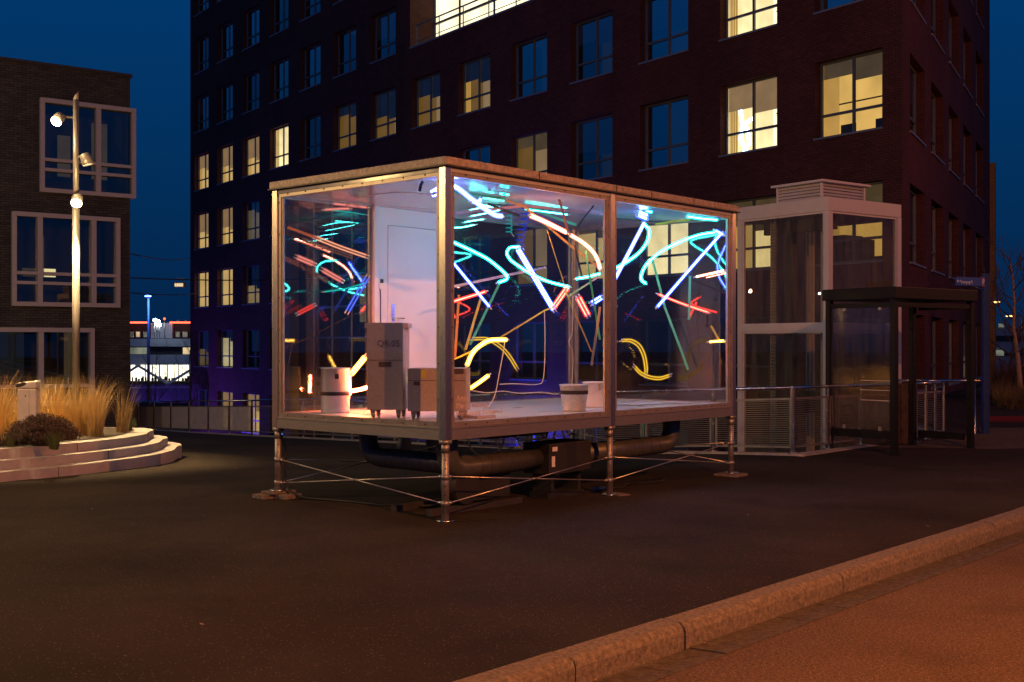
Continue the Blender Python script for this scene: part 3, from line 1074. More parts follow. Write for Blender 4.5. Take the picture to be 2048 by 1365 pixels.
mb.quad(L_(s0, dp + 0.02, z0), L_(s1, dp + 0.02, z0), L_(s1, dp + 0.02, z1), L_(s0, dp + 0.02, z1))
obj('pane', mb, 'tower_glass_lit', lg)
mb = MB()
mb.bar(L_(s0, 0.15, z0 + 0.95), L_(s1 - 0.3, 0.15, z0 + 0.95), 0.05, 0.05)
mb.bar(L_(s0, 0.15, z0 + 0.25), L_(s1 - 0.3, 0.15, z0 + 0.25), 0.025, 0.025)
s = s1 - 0.3
while s > s0:
    mb.bar(L_(s, 0.15, z0), L_(s, 0.15, z0 + 0.94), 0.045, 0.045)
    s -= 1.85
obj('balcony_railing', mb, 'tower_frame', tower)
mb = MB()
mb.hexa([L_(s0, 0, z0 - 0.05) - Nn * 0.04, L_(s1, 0, z0 - 0.05) - Nn * 0.04, L_(s1, 0.3, z0 - 0.05), L_(s0, 0.3, z0 - 0.05), L_(s0, 0, z0 + .02) - Nn * 0.04, L_(s1, 0, z0 + .02) - Nn * 0.04, L_(s1, 0.3, z0 + .02), L_(s0, 0.3, z0 + .02)])
obj('balcony_sill', mb, 'tower_sill', tower)
# glazed entrance hall seen through the pavilion
s0, s1, z0, z1, dp = ATR
mb = MB()
for q in range(3):
    pass
mb.quad(L_(s0, dp + 4, z0), L_(s1, dp + 4, z0), L_(s1, dp + 4, z1), L_(s0, dp + 4, z1), 0)
mb.quad(L_(s0, dp, z0), L_(s0, dp + 4, z0), L_(s0, dp + 4, z1), L_(s0, dp, z1), 0)
mb.quad(L_(s1, dp, z0), L_(s1, dp + 4, z0), L_(s1, dp + 4, z1), L_(s1, dp, z1), 0)
mb.quad(L_(s0, dp, z1), L_(s1, dp, z1), L_(s1, dp + 4, z1), L_(s0, dp + 4, z1), 0)
for (a, b, c, d, mi) in ((34.6, 36.2, -3.4, -1.6, 1), (31.5, 33.2, -0.6, 1.2, 2), (28.7, 30.6, -0.9, 1.2, 2), (35.4, 36.1, 2.8, 5.3, 2), (29.4, 29.7, 3.6, 6.2, 1), (25.0, 27.8, -3.6, -1.8, 2), (23.0, 24.0, 3.9, 6.0, 1)):
    mb.quad(L_(a, dp + 2.5, c), L_(b, dp + 2.5, c), L_(b, dp + 2.5, d), L_(a, dp + 2.5, d), mi)
eh = obj('entrance_hall', mb, ['room_furniture', 'room_lit' if 'room_lit' in MATS else 'room_wall', 'room_dim'], tower)
mb = MB()
s = s0
while s <= s1 + 0.01:
    mb.bar(L_(s, dp - 0.03, z0), L_(s, dp - 0.03, z1), 0.08, 0.08)
    s += 2.07
z = z0 + 1.6
while z < z1:
    mb.bar(L_(s0, dp - 0.034, z), L_(s1, dp - 0.034, z), 0.08, 0.07)
    z += 1.55
obj('mullions', mb, 'galvanised', eh)
mb = MB()
mb.quad(L_(s0, dp + 0.02, z0), L_(s1, dp + 0.02, z0), L_(s1, dp + 0.02, z1), L_(s0, dp + 0.02, z1))
obj('pane', mb, 'brown_house_glass', eh)
mb = MB()
facade(mb, K + E * 36.4 - Nn * 0.5, E, 0.9, BASEZ, 8.8, [], 0.1, Nn)
facade(mb, K + E * 36.4 - Nn * 0.001, -Nn, 0.499, BASEZ, 8.8, [], 0.1, E)
obj('brick_pier', mb, 'orange_lit_brick', tower)

# ------------------------------------------------------------------ brown brick house on the left
HC = V((-12.06, 37.0, 0))
hx = -Nn                        # along its front, to the left and nearer
hin = E                         # into the house
house = thing('brown_brick_building', 'low brown brick building with big white framed windows', 'building', (HC.x, HC.y, -1.4))
H_ = lambda u, d, z: HC + hx * u + hin * d + V((0, 0, z))
wins = [(-0.02, 2.75, 6.21, 9.05), (0.35, 3.55, 2.76, 5.57), (1.14, 6.3, -0.25, 2.11)]
mb = MB()
facade(mb, HC, hx, 14.0, -1.4, 10.08, [(max(0.0, a), b, c, d) for a, b, c, d in wins] + [(5.6, 8.8, 2.76, 5.57), (5.0, 7.8, 6.21, 9.05)], 0.12, hin)
facade(mb, HC + hin * 12, -hin, 12.0, -1.4, 10.08, [], 0.1, hx)
mb.quad(H_(14, 0, -1.4), H_(14, 12, -1.4), H_(14, 12, 10.08), H_(14, 0, 10.08), uv=[(0, 0), (12, 0), (12, 11), (0, 11)])
obj('wall', mb, 'brown_brick', house)
mb = MB()
mb.hexa([H_(-.06, -.06, 10.04), H_(14.06, -.06, 10.04), H_(14.06, 12, 10.04), H_(-.06, 12, 10.04), H_(-.06, -.06, 10.14), H_(14.06, -.06, 10.14), H_(14.06, 12, 10.14), H_(-.06, 12, 10.14)])
obj('roof', mb, 'far_dark', house)


def big_window(u0, u1, z0, z1, mulls, bands, proud=0.16, strips=()):
    """white framed bay standing proud of the brick; children: panes, room behind"""
    f = MB()
    t = 0.13
    d0, d1 = -proud, 0.10
    B = lambda a, b, c, d, e0=d0, e1=d1: f.hexa([H_(a, e0, c), H_(b, e0, c), H_(b, e1, c), H_(a, e1, c), H_(a, e0, d), H_(b, e0, d), H_(b, e1, d), H_(a, e1, d)])
    B(u0, u0 + t, z0, z1)
    B(u1 - t, u1, z0, z1)
    B(u0 + t, u1 - t, z0, z0 + t)
    B(u0 + t, u1 - t, z1 - t, z1)
    cuts = [u0 + t] + [v for m in mulls for v in (m - 0.075, m + 0.075)] + [u1 - t]
    for m in mulls:
        B(m - 0.075, m + 0.075, z0 + t, z1 - t, d0 + 0.004)
    for zb in bands:
        for i in range(0, len(cuts), 2):
            B(cuts[i], cuts[i + 1], zb - 0.05, zb + 0.05, d0 + 0.008)
    w = obj('window', f, 'white_frame', house, bev=0.008)
    g = MB()
    g.quad(H_(u0 + t, 0.0, z0 + t), H_(u1 - t, 0.0, z0 + t), H_(u1 - t, 0.0, z1 - t), H_(u0 + t, 0.0, z1 - t))
    obj('pane', g, 'brown_house_glass', w)
    r = MB()
    a, b = max(0.02, u0), u1
    dd = 2.4
    r.quad(H_(a, dd, z0), H_(b, dd, z0), H_(b, dd, z1), H_(a, dd, z1), 0)
    r.quad(H_(a, .15, z0), H_(a, dd, z0), H_(a, dd, z1), H_(a, .15, z1), 0)
    r.quad(H_(b, .15, z0), H_(b, dd, z0), H_(b, dd, z1), H_(b, .15, z1), 0)
    r.quad(H_(a, .15, z1), H_(b, .15, z1), H_(b, dd, z1), H_(a, dd, z1), 0)
    r.quad(H_(a, .15, z0), H_(b, .15, z0), H_(b, dd, z0), H_(a, dd, z0), 0)
    for (p, q, zl, zh, mi) in strips:
        r.quad(H_(p, 1.2, zl), H_(q, 1.2, zl), H_(q, 1.2, zh), H_(p, 1.2, zh), mi)
    obj('room', r, ['blind_dark', 'blind_dim', 'room_faint', 'room_wall'], w)


big_window(-0.14, 2.75, 6.21, 9.05, [1.02], [7.20, 6.90], strips=((1.5, 1.9, 6.9, 8.2, 1), (0.35, 0.85, 6.9, 8.7, 1)))
big_window(0.35, 3.55, 2.76, 5.57, [1.16, 2.75], [3.75, 3.46], strips=((1.95, 2.45, 3.72, 3.98, 3), (2.55, 2.95, 3.72, 3.98, 1), (2.3, 2.42, 3.7, 5.0, 1)))
big_window(1.14, 6.3, -0.25, 2.11, [2.72, 4.4], [0.35], strips=((1.3, 1.7, 0.3, 2.0, 1), (2.9, 6.1, 0.0, 2.0, 2)))
big_window(5.6, 8.8, 2.76, 5.57, [7.2], [3.75, 3.46])
big_window(5.0, 7.8, 6.21, 9.05, [6.4], [7.20, 6.90])

# ------------------------------------------------------------------ railings
def railing(pts, label, heights=0.98, cell=1.6, screen=True, endposts=True):
    o0 = pts[0]
    t = thing('railing', label, 'railing', (o0.x, o0.y, ground_z(o0.x, o0.y)))
    gz = lambda p: V((p.x, p.y, ground_z(p.x, p.y)))
    hr = MB()
    hr.tube([gz(p) + V((0, 0, heights)) for p in pts], 0.024, 10)
    obj('handrail', hr, 'stainless', t)
    for a, b in zip(pts[:-1], pts[1:]):
        L = (b - a).length
        n = max(1, round(L / cell))
        for i in range(n + 1):
            p = gz(a.lerp(b, i / n))
            if i < n or b is pts[-1]:
                po = MB()
                d = (b - a).normalized()
                po.bar(p + V((0, 0, -0.18)), p + V((0, 0, heights - 0.02)), 0.035, 0.035, up=d)
                po.box((p.x - 0.06, p.y - 0.06, p.z + 0.031), (p.x + 0.06, p.y + 0.06, p.z + 0.042))
                obj('post', po, 'stainless', t)
            if i < n:
                q = gz(a.lerp(b, (i + 1) / n))
                d = (q - p).normalized()
                pa, qa = p + d * 0.06, q - d * 0.06
                pf = MB()
                lo, hi = 0.12, heights - 0.16
                for z in (lo, hi):
                    pf.bar(pa + V((0, 0, z)), qa + V((0, 0, z)), 0.02, 0.03)
                pf.bar(pa + V((0, 0, lo + 0.016)), pa + V((0, 0, hi - 0.016)), 0.02, 0.03, up=d)
                pf.bar(qa + V((0, 0, lo + 0.016)), qa + V((0, 0, hi - 0.016)), 0.02, 0.03, up=d)
                pn = obj('panel_frame', pf, 'galvanised', t)
                sl = MB()
                k = 22
                for j in range(1, k):
                    z = lo + (hi - lo) * j / k
                    sl.bar(pa + V((0, 0, z)), qa + V((0, 0, z)), 0.006, 0.029 if screen else 0.006)
                obj('screen', sl, 'mesh_panel' if screen else 'mesh_cable', pn)
    return t


railing([to_world(u, 0.1) for u in (33.5, 19.2)], 'long sloping railing with louvred metal screens before the blue lit tower wall')
railing([to_world(19.2, 0.1), to_world(0, 0.1)], 'railing with thin cables behind the glass box and its ducts', screen=False)
railing([RC + V((0.05, 0.05, 0)), RC + PA * 2.35], 'short railing between the glass box and the bus shelter', cell=1.2, screen=False)
railing([V((6.57, 19.05, 0)), RC + PA * 5.75], 'mesh railing seen through the open side of the bus shelter', cell=0.95, screen=False)
mb = MB()
mb.tube([V((6.85, 21.0, 0.96)), V((8.35, 20.9, 0.955))], 0.022, 10)
t = thing('handrail', 'bright steel handrail behind the bus shelter, level with the mesh railing', 'railing', (7.6, 20.95, 0))
obj('rail', mb, 'stainless', t)
for x in (6.9, 8.3):
    m = MB()
    m.tube([V((x, 21.0, -1.2)), V((x, 21.0, 0.94))], 0.02, 8)
    obj('post', m, 'stainless', t)

# rusty steel gate panels behind the shelter
gp = thing('steel_gate', 'rust brown steel gate panels standing beside the bus shelter', 'gate', (5.95, 18.55, 0))
for i, (xa, xb) in enumerate(((1790, 1803), (1804, 1825))):
    a, b = P(xa, 768, 18.7), P(xb, 768, 18.8)
    m = MB()
    m.bar(V((a.x, a.y, 0.02)).lerp(V((b.x, b.y, 0.02)), .5), V(((a.x + b.x) / 2, (a.y + b.y) / 2, 0.98)), (b - a).length, 0.05, up=V((b.x - a.x, b.y - a.y, 0)).normalized().cross(V((0, 0, 1))))
    obj('panel', m, 'corten', gp)

# ------------------------------------------------------------------ glass pavilion
CX = V((-0.600, 10.56, 0))
LA, LB = 5.03, 2.555
ZF, ZB0, ZB1, ZG0, ZG1, ZR0, ZR1 = 0.885, 0.735, 0.835, 0.895, 3.155, 3.23, 3.305
Q = lambda a, b, z: CX + PA * a + PB * b + V((0, 0, z))
pav = thing('glass_pavilion', 'glass exhibition box on steel legs with glowing neon tubes inside', 'pavilion', (CX.x, CX.y, 0))


def qbox(mb, a0, a1, b0, b1, z0, z1, mi=0):
    mb.hexa([Q(a0, b0, z0), Q(a1, b0, z0), Q(a1, b1, z0), Q(a0, b1, z0), Q(a0, b0, z1), Q(a1, b0, z1), Q(a1, b1, z1), Q(a0, b1, z1)], mi)
    return mb


PW = 0.082
MID = 2.48
posts = [(0, 0), (LA - PW, 0), (0, LB - PW), (LA - PW, LB - PW), (MID, 0), (MID, LB - PW)]
for a, b in posts:
    k_ = PW - 0.045 if (a > 4 and b > 2) else 0.0        # the rear corner profile is slimmer
    obj('post', qbox(MB(), a + k_, a + PW, b + k_, b + PW, 0.738, 3.222), 'steel_brushed', pav, bev=0.004)
# roof with lead-like trim, sagging seams
mb = MB()
qbox(mb, -0.02, LA + 0.03, -0.02, LB + 0.02, 3.226, 3.300)
obj('roof', mb, 'roof_trim', pav, bev=0.008)
mb = MB()
for s in (1.28, 2.55, 3.2, 4.05):
    qbox(mb, s, s + 0.012, -0.0235, -0.0205, 3.228, 3.303)
    qbox(mb, s, s + 0.012, -0.02, LB, 3.3005, 3.304)
qbox(mb, -0.035, LA + 0.05, -0.035, LB + 0.03, 3.214, 3.2255)
obj('roof_seam', mb, 'duct_seam', pav)
mb = MB()
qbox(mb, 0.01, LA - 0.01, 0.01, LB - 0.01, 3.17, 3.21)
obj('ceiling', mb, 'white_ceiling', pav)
mb = MB()
qbox(mb, 0.05, LA - 0.05, 0.05, LB - 0.05, 0.80, ZF)
obj('floor', mb, 'white_floor', pav)
mb = MB()
for b in (0.004, LB - 0.05):
    for a0, a1 in ((PW, MID), (MID + PW, LA - PW)):
        qbox(mb, a0, a1, b, b + 0.045, ZB0, ZB1)
        qbox(mb, a0, a1, b - 0.008 if b < 1 else b, b + 0.053 if b > 1 else b + 0.045, ZB1, ZB1 + 0.012)
for a in (0.004, LA - 0.05):
    qbox(mb, a, a + 0.045, PW, LB - PW, ZB0, ZB1)
    qbox(mb, a - 0.008 if a < 1 else a, a + 0.053 if a > 1 else a + 0.045, PW, LB - PW, ZB1, ZB1 + 0.012)
obj('bottom_beam', mb, 'steel_beam', pav)
mb = MB()
for b in (0.012, LB - 0.052):
    for a0, a1 in ((PW, MID), (MID + PW, LA - PW)):
        qbox(mb, a0, a1, b, b + 0.04, 3.185, 3.222)
for a in (0.012, LA - 0.052):
    qbox(mb, a, a + 0.04, PW, LB - PW, 3.185, 3.222)
obj('top_beam', mb, 'duct_seam', pav)
# glazing bars round every bay, with bolts, and the panes
bays = [('a', 0.030, PW, MID), ('a', 0.030, MID + PW, LA - PW), ('b', 0.030, PW, LB - PW), ('b', LA - 0.030, PW, LB - PW), ('a', LB - 0.030, PW, 1.34), ('a', LB - 0.030, MID + PW, LA - PW)]
for ax, off, s0, s1 in bays:
    t = 0.045 if off < 0.5 else 0.018
    gb = MB()
    bolts = gb
    near = off < 0.5
    c0, c1 = (off - 0.012, off + 0.028) if near else (off - 0.028, off + 0.012)

    def bb(m, p0, p1, z0, z1, k0=c0, k1=c1, mi=0):
        if ax == 'a':
            qbox(m, p0, p1, k0, k1, z0, z1, mi)
        else:
            qbox(m, k0, k1, p0, p1, z0, z1, mi)
    bb(gb, s0 + 0.002, s0 + t, ZB1 + 0.013, 3.183)
    bb(gb, s1 - t, s1 - 0.002, ZB1 + 0.013, 3.183)
    bb(gb, s0 + t, s1 - t, ZB1 + 0.013, ZG0)
    bb(gb, s0 + t, s1 - t, ZG1 - 0.02, 3.183)
    # thin clear inner lip
    bb(gb, s0 + t, s0 + t + 0.018, ZG0, ZG1 - 0.02, c0 + 0.012, c1 - 0.004)
    bb(gb, s1 - t - 0.018, s1 - t, ZG0, ZG1 - 0.02, c0 + 0.012, c1 - 0.004)
    k0 = c0 - 0.006 if near else c1 + 0.006
    kk = (k0, c0 - 0.0005) if near else (c1 + 0.0005, k0)
    s = s0 + 0.2
    while s < s1 - 0.1:
        for z in (ZB1 + 0.035, 3.16):
            bb(bolts, s - 0.006, s + 0.006, z - 0.006, z + 0.006, *kk, mi=1)
        s += 0.29
    z = 1.1
    while z < 3.1:
        for s in (s0 + 0.022, s1 - 0.022):
            bb(bolts, s - 0.006, s + 0.006, z - 0.006, z + 0.006, *kk, mi=1)
        z += 0.33
    fr = obj('glazing_bar', gb, ['frame_alu', 'duct_seam'], pav)
    gl = MB()
    bb(gl, s0 + t - 0.01, s1 - t + 0.01, ZG0 - 0.01, ZG1 - 0.01, off + 0.006, off + 0.012)
    obj('pane', gl, 'pavilion_glass', fr)
# solid white wall section with a door at the back
mb = MB()
qbox(mb, 1.34, 1.40, LB - 0.10, LB - 0.012, ZF, 3.168)
qbox(mb, 1.402, 1.585, LB - 0.045, LB - 0.014, ZF, 3.168)
qbox(mb, 2.39, 2.478, LB - 0.045, LB - 0.014, ZF, 3.168)
qbox(mb, 1.585, 2.39, LB - 0.045, LB - 0.014, 2.97, 3.168)
obj('wall_panel', mb, 'white_panel', pav)
mb = MB()
qbox(mb, 1.59, 2.385, LB - 0.053, LB - 0.016, ZF + 0.01, 2.965)
dr = obj('door', mb, 'white_panel', pav, bev=0.003)
mb = MB()
ha = 1.66
hz = ZF + 1.02
qbox(mb, ha - 0.02, ha + 0.02, LB - 0.061, LB - 0.0535, hz - 0.04, hz + 0.16)
mb.tube([Q(ha, LB - 0.06, hz), Q(ha, LB - 0.10, hz), Q(ha + 0.02, LB - 0.105, hz), Q(ha + 0.13, LB - 0.105, hz)], 0.009, 8)
obj('handle', mb, 'stainless', dr)
mb = MB()
qbox(mb, 1.42, 1.50, LB - 0.085, LB - 0.0455, 2.23, 2.36)
cb = obj('thermostat', mb, 'white_plastic', pav, bev=0.004)
mb = MB()
qbox(mb, 1.435, 1.485, LB - 0.088, LB - 0.0855, 2.30, 2.345)
mb.tube([Q(1.46, LB - 0.06, 2.23), Q(1.475, LB - 0.05, 2.15), Q(1.475, LB - 0.05, 1.2)], 0.005, 6)
obj('display', mb, 'black_plastic', cb)
# legs with base plates, and crossed tension rods
legs = [(0.045, 0.045), (MID + 0.04, 0.045), (LA - 0.045, 0.045), (0.045, LB - 0.045), (MID + 0.04, LB - 0.045), (LA - 0.045, LB - 0.045)]
foot = {(0.045, LB - 0.045): 0.075, (LA - 0.045, 0.045): 0.03}
for a, b in legs:
    fz = foot.get((a, b), 0.0)
    c = Q(a, b, 0)
    m = MB()
    m.lathe([(0.034, fz + 0.014), (0.034, 0.70)], c, 20)
    m.lathe([(0.038, 0.62), (0.038, 0.70)], c, 20)
    for z in (0.16, 0.40):
        m.lathe([(0.040, z - 0.024), (0.040, z + 0.024)], c, 20)
    m.lathe([(0.06, 0.7005), (0.06, 0.737)], c, 4)
    lg = obj('leg', m, 'galvanised', pav)
    m = MB()
    m.lathe([(0.085, fz), (0.085, fz + 0.014)], c, 24)
    obj('base_plate', m, 'stainless', lg)
    m = MB()
    view = V((-c.x, -c.y, 0)).normalized()
    for z in (0.24, 0.32, 0.48, 0.56):
        m.box((c.x + view.x * 0.033 - 0.005, c.y + view.y * 0.033 - 0.005, z - 0.005), (c.x + view.x * 0.033 + 0.005, c.y + view.y * 0.033 + 0.005, z + 0.005))
    obj('peg_holes', m, 'black_plastic', lg)
for i, j in ((0, 1), (1, 2), (0, 3), (3, 4), (4, 5), (2, 5)):
    a, b = Q(*legs[i], 0), Q(*legs[j], 0)
    d = (b - a).normalized()
    for za, zb in ((0.16, 0.40), (0.40, 0.16)):
        p, q = a + d * 0.05 + V((0, 0, za)), b - d * 0.05 + V((0, 0, zb))
        m = MB()
        m.tube([p, q], 0.0065, 8)
        for e, f in ((p, q), (q, p)):
            v = (f - e).normalized()
            m.tube([e - v * 0.015, e + v * 0.035], 0.016, 8)
        mid = (p + q) / 2
        m.tube([mid - d * 0.03, mid + d * 0.03], 0.014, 8)
        obj('tension_rod', m, 'brace_rod', pav)
# exhibition lettering on the right pane
def face_a(a, z, off=-0.003, tilt=0):
    M = Matrix.Identity(4)
    x, y, n = PA, V((0, 0, 1)), -PB
    M.col[0][:3], M.col[1][:3], M.col[2][:3] = x, y, n
    M.translation = Q(a, off, z)
    return M


text_mesh('lettering', 'Artist:\nMerijn Haenen\nwww.merijnhaenen.nl', 0.072, face_a(0.175, 1.085, 0.034), 'lettering_pale', pav)

# pavers under two of the feet
def slab(label, pts, z0, z1, mat='kerb_concrete'):
    m = MB()
    n = len(pts)
    lo = [m.bm.verts.new(V((p[0], p[1], z0))) for p in pts]
    hi = [m.bm.verts.new(V((p[0], p[1], z1))) for p in pts]
    for i in range(n):
        m.bm.faces.new([lo[i], lo[(i + 1) % n], hi[(i + 1) % n], hi[i]])
    m.bm.faces.new(hi)
    m.bm.faces.new(lo[::-1])
    return tag(obj('paving_block', m, mat, bev=0.006), label, 'paver', 'paving blocks under the pavilion feet')


def rect(c, ax, l, w):
    ay = V((-ax.y, ax.x, 0))
    return [c - ax * l / 2 - ay * w / 2, c + ax * l / 2 - ay * w / 2, c + ax * l / 2 + ay * w / 2, c - ax * l / 2 + ay * w / 2]


fl = Q(0.045, LB - 0.045, 0)
fr_ = Q(LA - 0.045, 0.045, 0)
fm = Q(MID + 0.04, 0.045, 0)
slab('mossy concrete paver lying left of the upper paver at the pavilion foot', rect(fl + V((-0.12, -0.03, 0)), PA, 0.21, 0.2), 0.0, 0.045)
slab('brown concrete paver carrying the other paver at the pavilion foot', rect(fl + V((0.07, -0.02, 0)), PA, 0.22, 0.3), 0.0, 0.047)
slab('flat paver directly under the round foot plate facing the planter', rect(fl + V((0.0, 0.02, 0)), PA, 0.3, 0.2), 0.0475, 0.074)
slab('square paver under the pavilion foot nearest the lift', rect(fr_, PA, 0.3, 0.3), -0.01, 0.029)
slab('thin broken paver beside the middle pavilion foot', rect(fm + V((0.09, 0.03, 0)), E, 0.24, 0.16), -0.005, 0.012)

# ------------------------------------------------------------------ ducts and fans under the floor
def duct(label, path, r, seams):
    d = thing('ventilation_duct', label, 'duct', (path[0].x, path[0].y, 0))
    m = MB()
    m.tube(path, r, 24)
    b = obj('pipe', m, 'duct_grey', d)
    m = MB()
    for p, q, n in seams:
        for i in range(n):
            c = p.lerp(q, (i + 0.5) / n)
            v = (q - p).normalized()
            m.tube([c - v * 0.004, c + v * 0.004], r * 1.02, 24)
    obj('seams', m, 'duct_seam', b)
    return d


def elbow(a, b, c, n=8, r=0.22):
    """a -> b -> c with a rounded bend at b"""
    u, w = (a - b).normalized(), (c - b).normalized()
    p, q = b + u * r, b + w * r
    return [a] + [p.lerp(b, t).lerp(b.lerp(q, t), t) for t in [i / n for i in range(n + 1)]] + [c]


def on(x, Y, z):
    return V(((x - 1024) / F * Y, Y, z))


d1a = Q(0.62, 1.75, 0.80)
d1b = Q(0.62, 1.75, 0.44)
d1c = Q(0.62, 0.30, 0.44)
duct('grey spiral duct bending down and running along the short side', elbow(d1a, d1b, d1c), 0.098, [(Q(.62, 1.45, .44), Q(.62, .5, .44), 9), (Q(.62, 1.75, .75), Q(.62, 1.75, .70), 1)])
d2a, d2b, d2c = Q(0.36, 0.34, 0.80), Q(0.36, 0.34, 0.42), Q(1.75, 0.42, 0.42)
duct('dark duct dropping behind the front leg and running to the fan box', elbow(d2a, d2b, d2c), 0.105, [(Q(.7, .36, .42), Q(1.7, .42, .42), 7), (Q(.36, .34, .74), Q(.36, .34, .70), 1)])
d3a, d3b, d3c = Q(4.25, 0.42, 0.80), Q(4.25, 0.42, 0.42), Q(2.45, 0.42, 0.42)
duct('dark duct from the fan box that turns up into the floor near the lift', elbow(d3a, d3b, d3c), 0.105, [(Q(3.95, .42, .42), Q(2.6, .42, .42), 8)])
d4a, d4b, d4c = Q(2.1, 1.6, 0.80), Q(2.1, 1.6, 0.62), Q(3.4, 1.7, 0.60)
duct('pale duct tucked behind the fan box high under the floor', elbow(d4a, d4b, d4c, r=0.13), 0.09, [(Q(2.4, 1.62, .61), Q(3.3, 1.7, .6), 6)])
fan = thing('fan_box', 'black ventilation fan box between the two long ducts', 'fan', tuple(Q(2.1, 0.42, 0)))
obj('housing', qbox(MB(), 1.75, 2.45, 0.24, 0.60, 0.26, 0.58), 'fan_housing', fan, bev=0.01)
m = MB()
qbox(m, 1.80, 1.88, 0.2365, 0.2395, 0.50, 0.545)
qbox(m, 1.79, 1.84, 0.2365, 0.2395, 0.34, 0.45)
obj('data_plate', m, 'white_plastic', fan)
m = MB()
qbox(m, 1.80, 2.4, 0.3, 0.55, 0.0, 0.06)
qbox(m, 1.85, 1.9, 0.3, 0.55, 0.06, 0.258)
qbox(m, 2.3, 2.35, 0.3, 0.55, 0.06, 0.258)
obj('stand', m, 'fan_housing', fan)
f2 = thing('centrifugal_fan', 'dark round bodied fan standing on rails below the floor', 'fan', tuple(Q(0.65, 0.95, 0)))
m = MB()
c = Q(0.62, 0.42, 0.24)
m.tube([c - PB * 0.1, c + PB * 0.1], 0.17, 24)
obj('fan_body', m, 'fan_housing', f2)
m = MB()
qbox(m, 0.85, 1.35, 0.42, 0.8, 0.07, 0.36)
obj('motor', m, 'fan_housing', f2, bev=0.01)
for b0, b1 in ((0.34, 0.41), (0.82, 0.89)):
    obj('rail', qbox(MB(), 0.15, 1.45, b0, b1, 0.0, 0.06), 'far_dark', f2)
m = MB()
m.tube(smooth_curve([Q(0.06, LB - 0.05, 0.70), Q(0.1, LB - .1, .5), Q(0.09, LB - 0.12, 0.16), Q(0.12, 2.25, 0.03), Q(0.25, 1.8, 0.012), Q(0.35, 1.2, 0.012), Q(0.5, 0.75, 0.03), Q(.8, .6, .08)], 8), 0.011, 8)
tag(obj('power_cable', m, 'wire_black'), 'black power cable looping over the asphalt under the box', 'cable')
m = MB()
m.tube(smooth_curve([Q(2.75, 0.32, 0.012), Q(3.1, 0.3, 0.012), Q(3.4, .42, .012), Q(3.8, 0.3, 0.012), Q(4.0, .35, .012)], 8), 0.008, 8)
cb = thing('extension_lead', 'black extension lead with blue plug between two pavilion feet', 'cable', tuple(Q(2.7, 0.3, 0)))
obj('lead', m, 'wire_black', cb)
m = MB()
m.tube([Q(2.6, 0.33, 0.03), Q(2.78, 0.31, 0.03)], 0.028, 12)
obj('plug', m, 'pole_blue', cb)

# ------------------------------------------------------------------ inside the pavilion
def crate(label, a, b, w, d, h, mat, rot, z0=0.07, lid=None):
    c = Q(a, b, ZF)
    t = thing('wheeled_crate', label, 'crate', (c.x, c.y, ZF), rot, group='wheeled plywood crates')
    m = MB()
    m.box((-w / 2, -d / 2, z0 + 0.012), (w / 2, d / 2, h))
    obj('body', m, mat, t, bev=0.004, local=True)
    for sx in (-1, 1):
        for sy in (-1, 1):
            x, y = sx * (w / 2 - 0.05), sy * (d / 2 - 0.05)
            m = MB()
            m.tube([V((x - 0.012, y + .012, 0.028)), V((x + 0.012, y + .012, 0.028))], 0.028, 12)
            m.box((x - 0.022, y - 0.02, 0.05), (x + 0.022, y + 0.02, z0 + 0.011))
            m.box((x - 0.019, y - 0.006, 0.02), (x - 0.0145, y + 0.016, 0.0515))
            m.box((x + 0.0145, y - 0.006, 0.02), (x + 0.019, y + 0.016, 0.0515))
            obj('caster', m, 'galvanised', t, local=True)
    return t


rz = R(-6)
tc_ = crate('tall plywood crate on casters with a carved code, before the door', 0.33, 1.12, 0.355, 0.34, 0.93, 'plywood', rz)
m = MB()
m.box((-0.215, -0.1, 0.88), (-0.1785, 0.1, 0.925))
m.box((0.1785, -0.1, 0.88), (0.215, 0.1, 0.925))
obj('carry_batten', m, 'plywood', tc_, local=True)
m = MB()
m.box((-0.06, -0.173, 0.50), (0.065, -0.1705, 0.55))
obj('hand_hole', m, 'carving_dark', tc_, local=True)
m = MB()
m.box((-0.179, -0.1725, 0.563), (0.179, -0.1702, 0.568))
obj('joint', m, 'carving_dark', tc_, local=True)
Mt = W[tc_.name] @ Matrix.Translation((-0.075, -0.1745, 0.70)) @ Matrix.Rotation(R(90), 4, 'X')
text_mesh('carving', 'QR.05', 0.085, Mt, 'carving_dark', tc_, 0.0008)
lc = crate('low wide plywood crate on casters behind the front corner post', 0.52, 0.60, 0.56, 0.40, 0.49, 'plywood_upright', R(-4))
m = MB()
m.box((-0.15, -0.204, 0.40), (-0.10, -0.2025, 0.475))
obj('sticker', m, 'hook_yellow', lc, local=True)
m = MB()
m.box((-0.22, -0.206, 0.33), (-0.16, -0.2025, 0.365))
m.box((0.14, -0.206, 0.44), (0.26, -0.2025, 0.488))
obj('latch', m, 'carving_dark', lc, local=True)
m = MB()
m.box((-0.279, -0.2035, 0.372), (0.279, -0.2022, 0.377))
obj('joint', m, 'carving_dark', lc, local=True)
m = MB()
qbox(m, 0.72, 0.98, 0.28, 0.55, ZF + 0.001, ZF + 0.03)
tag(obj('plank', m, 'plywood', bev=0.002), 'reddish plank lying on the floor beside the low crate', 'board')


def drum(label, a, b, r, h, mat, r2=None, name='drum', cat='drum'):
    c = Q(a, b, ZF)
    t = thing(name, label, cat, (c.x, c.y, ZF))
    r2 = r2 or r
    m = MB()
    m.lathe([(r, 0.002), (r, 0.02), (r2, h - 0.015), (r2 + 0.006, h - 0.014), (r2 + 0.006, h), (r2 - 0.006, h), (r2 - 0.012, h - 0.06)], V((0, 0, 0)), 40)
    obj('body', m, mat, t, local=True)
    return t, c


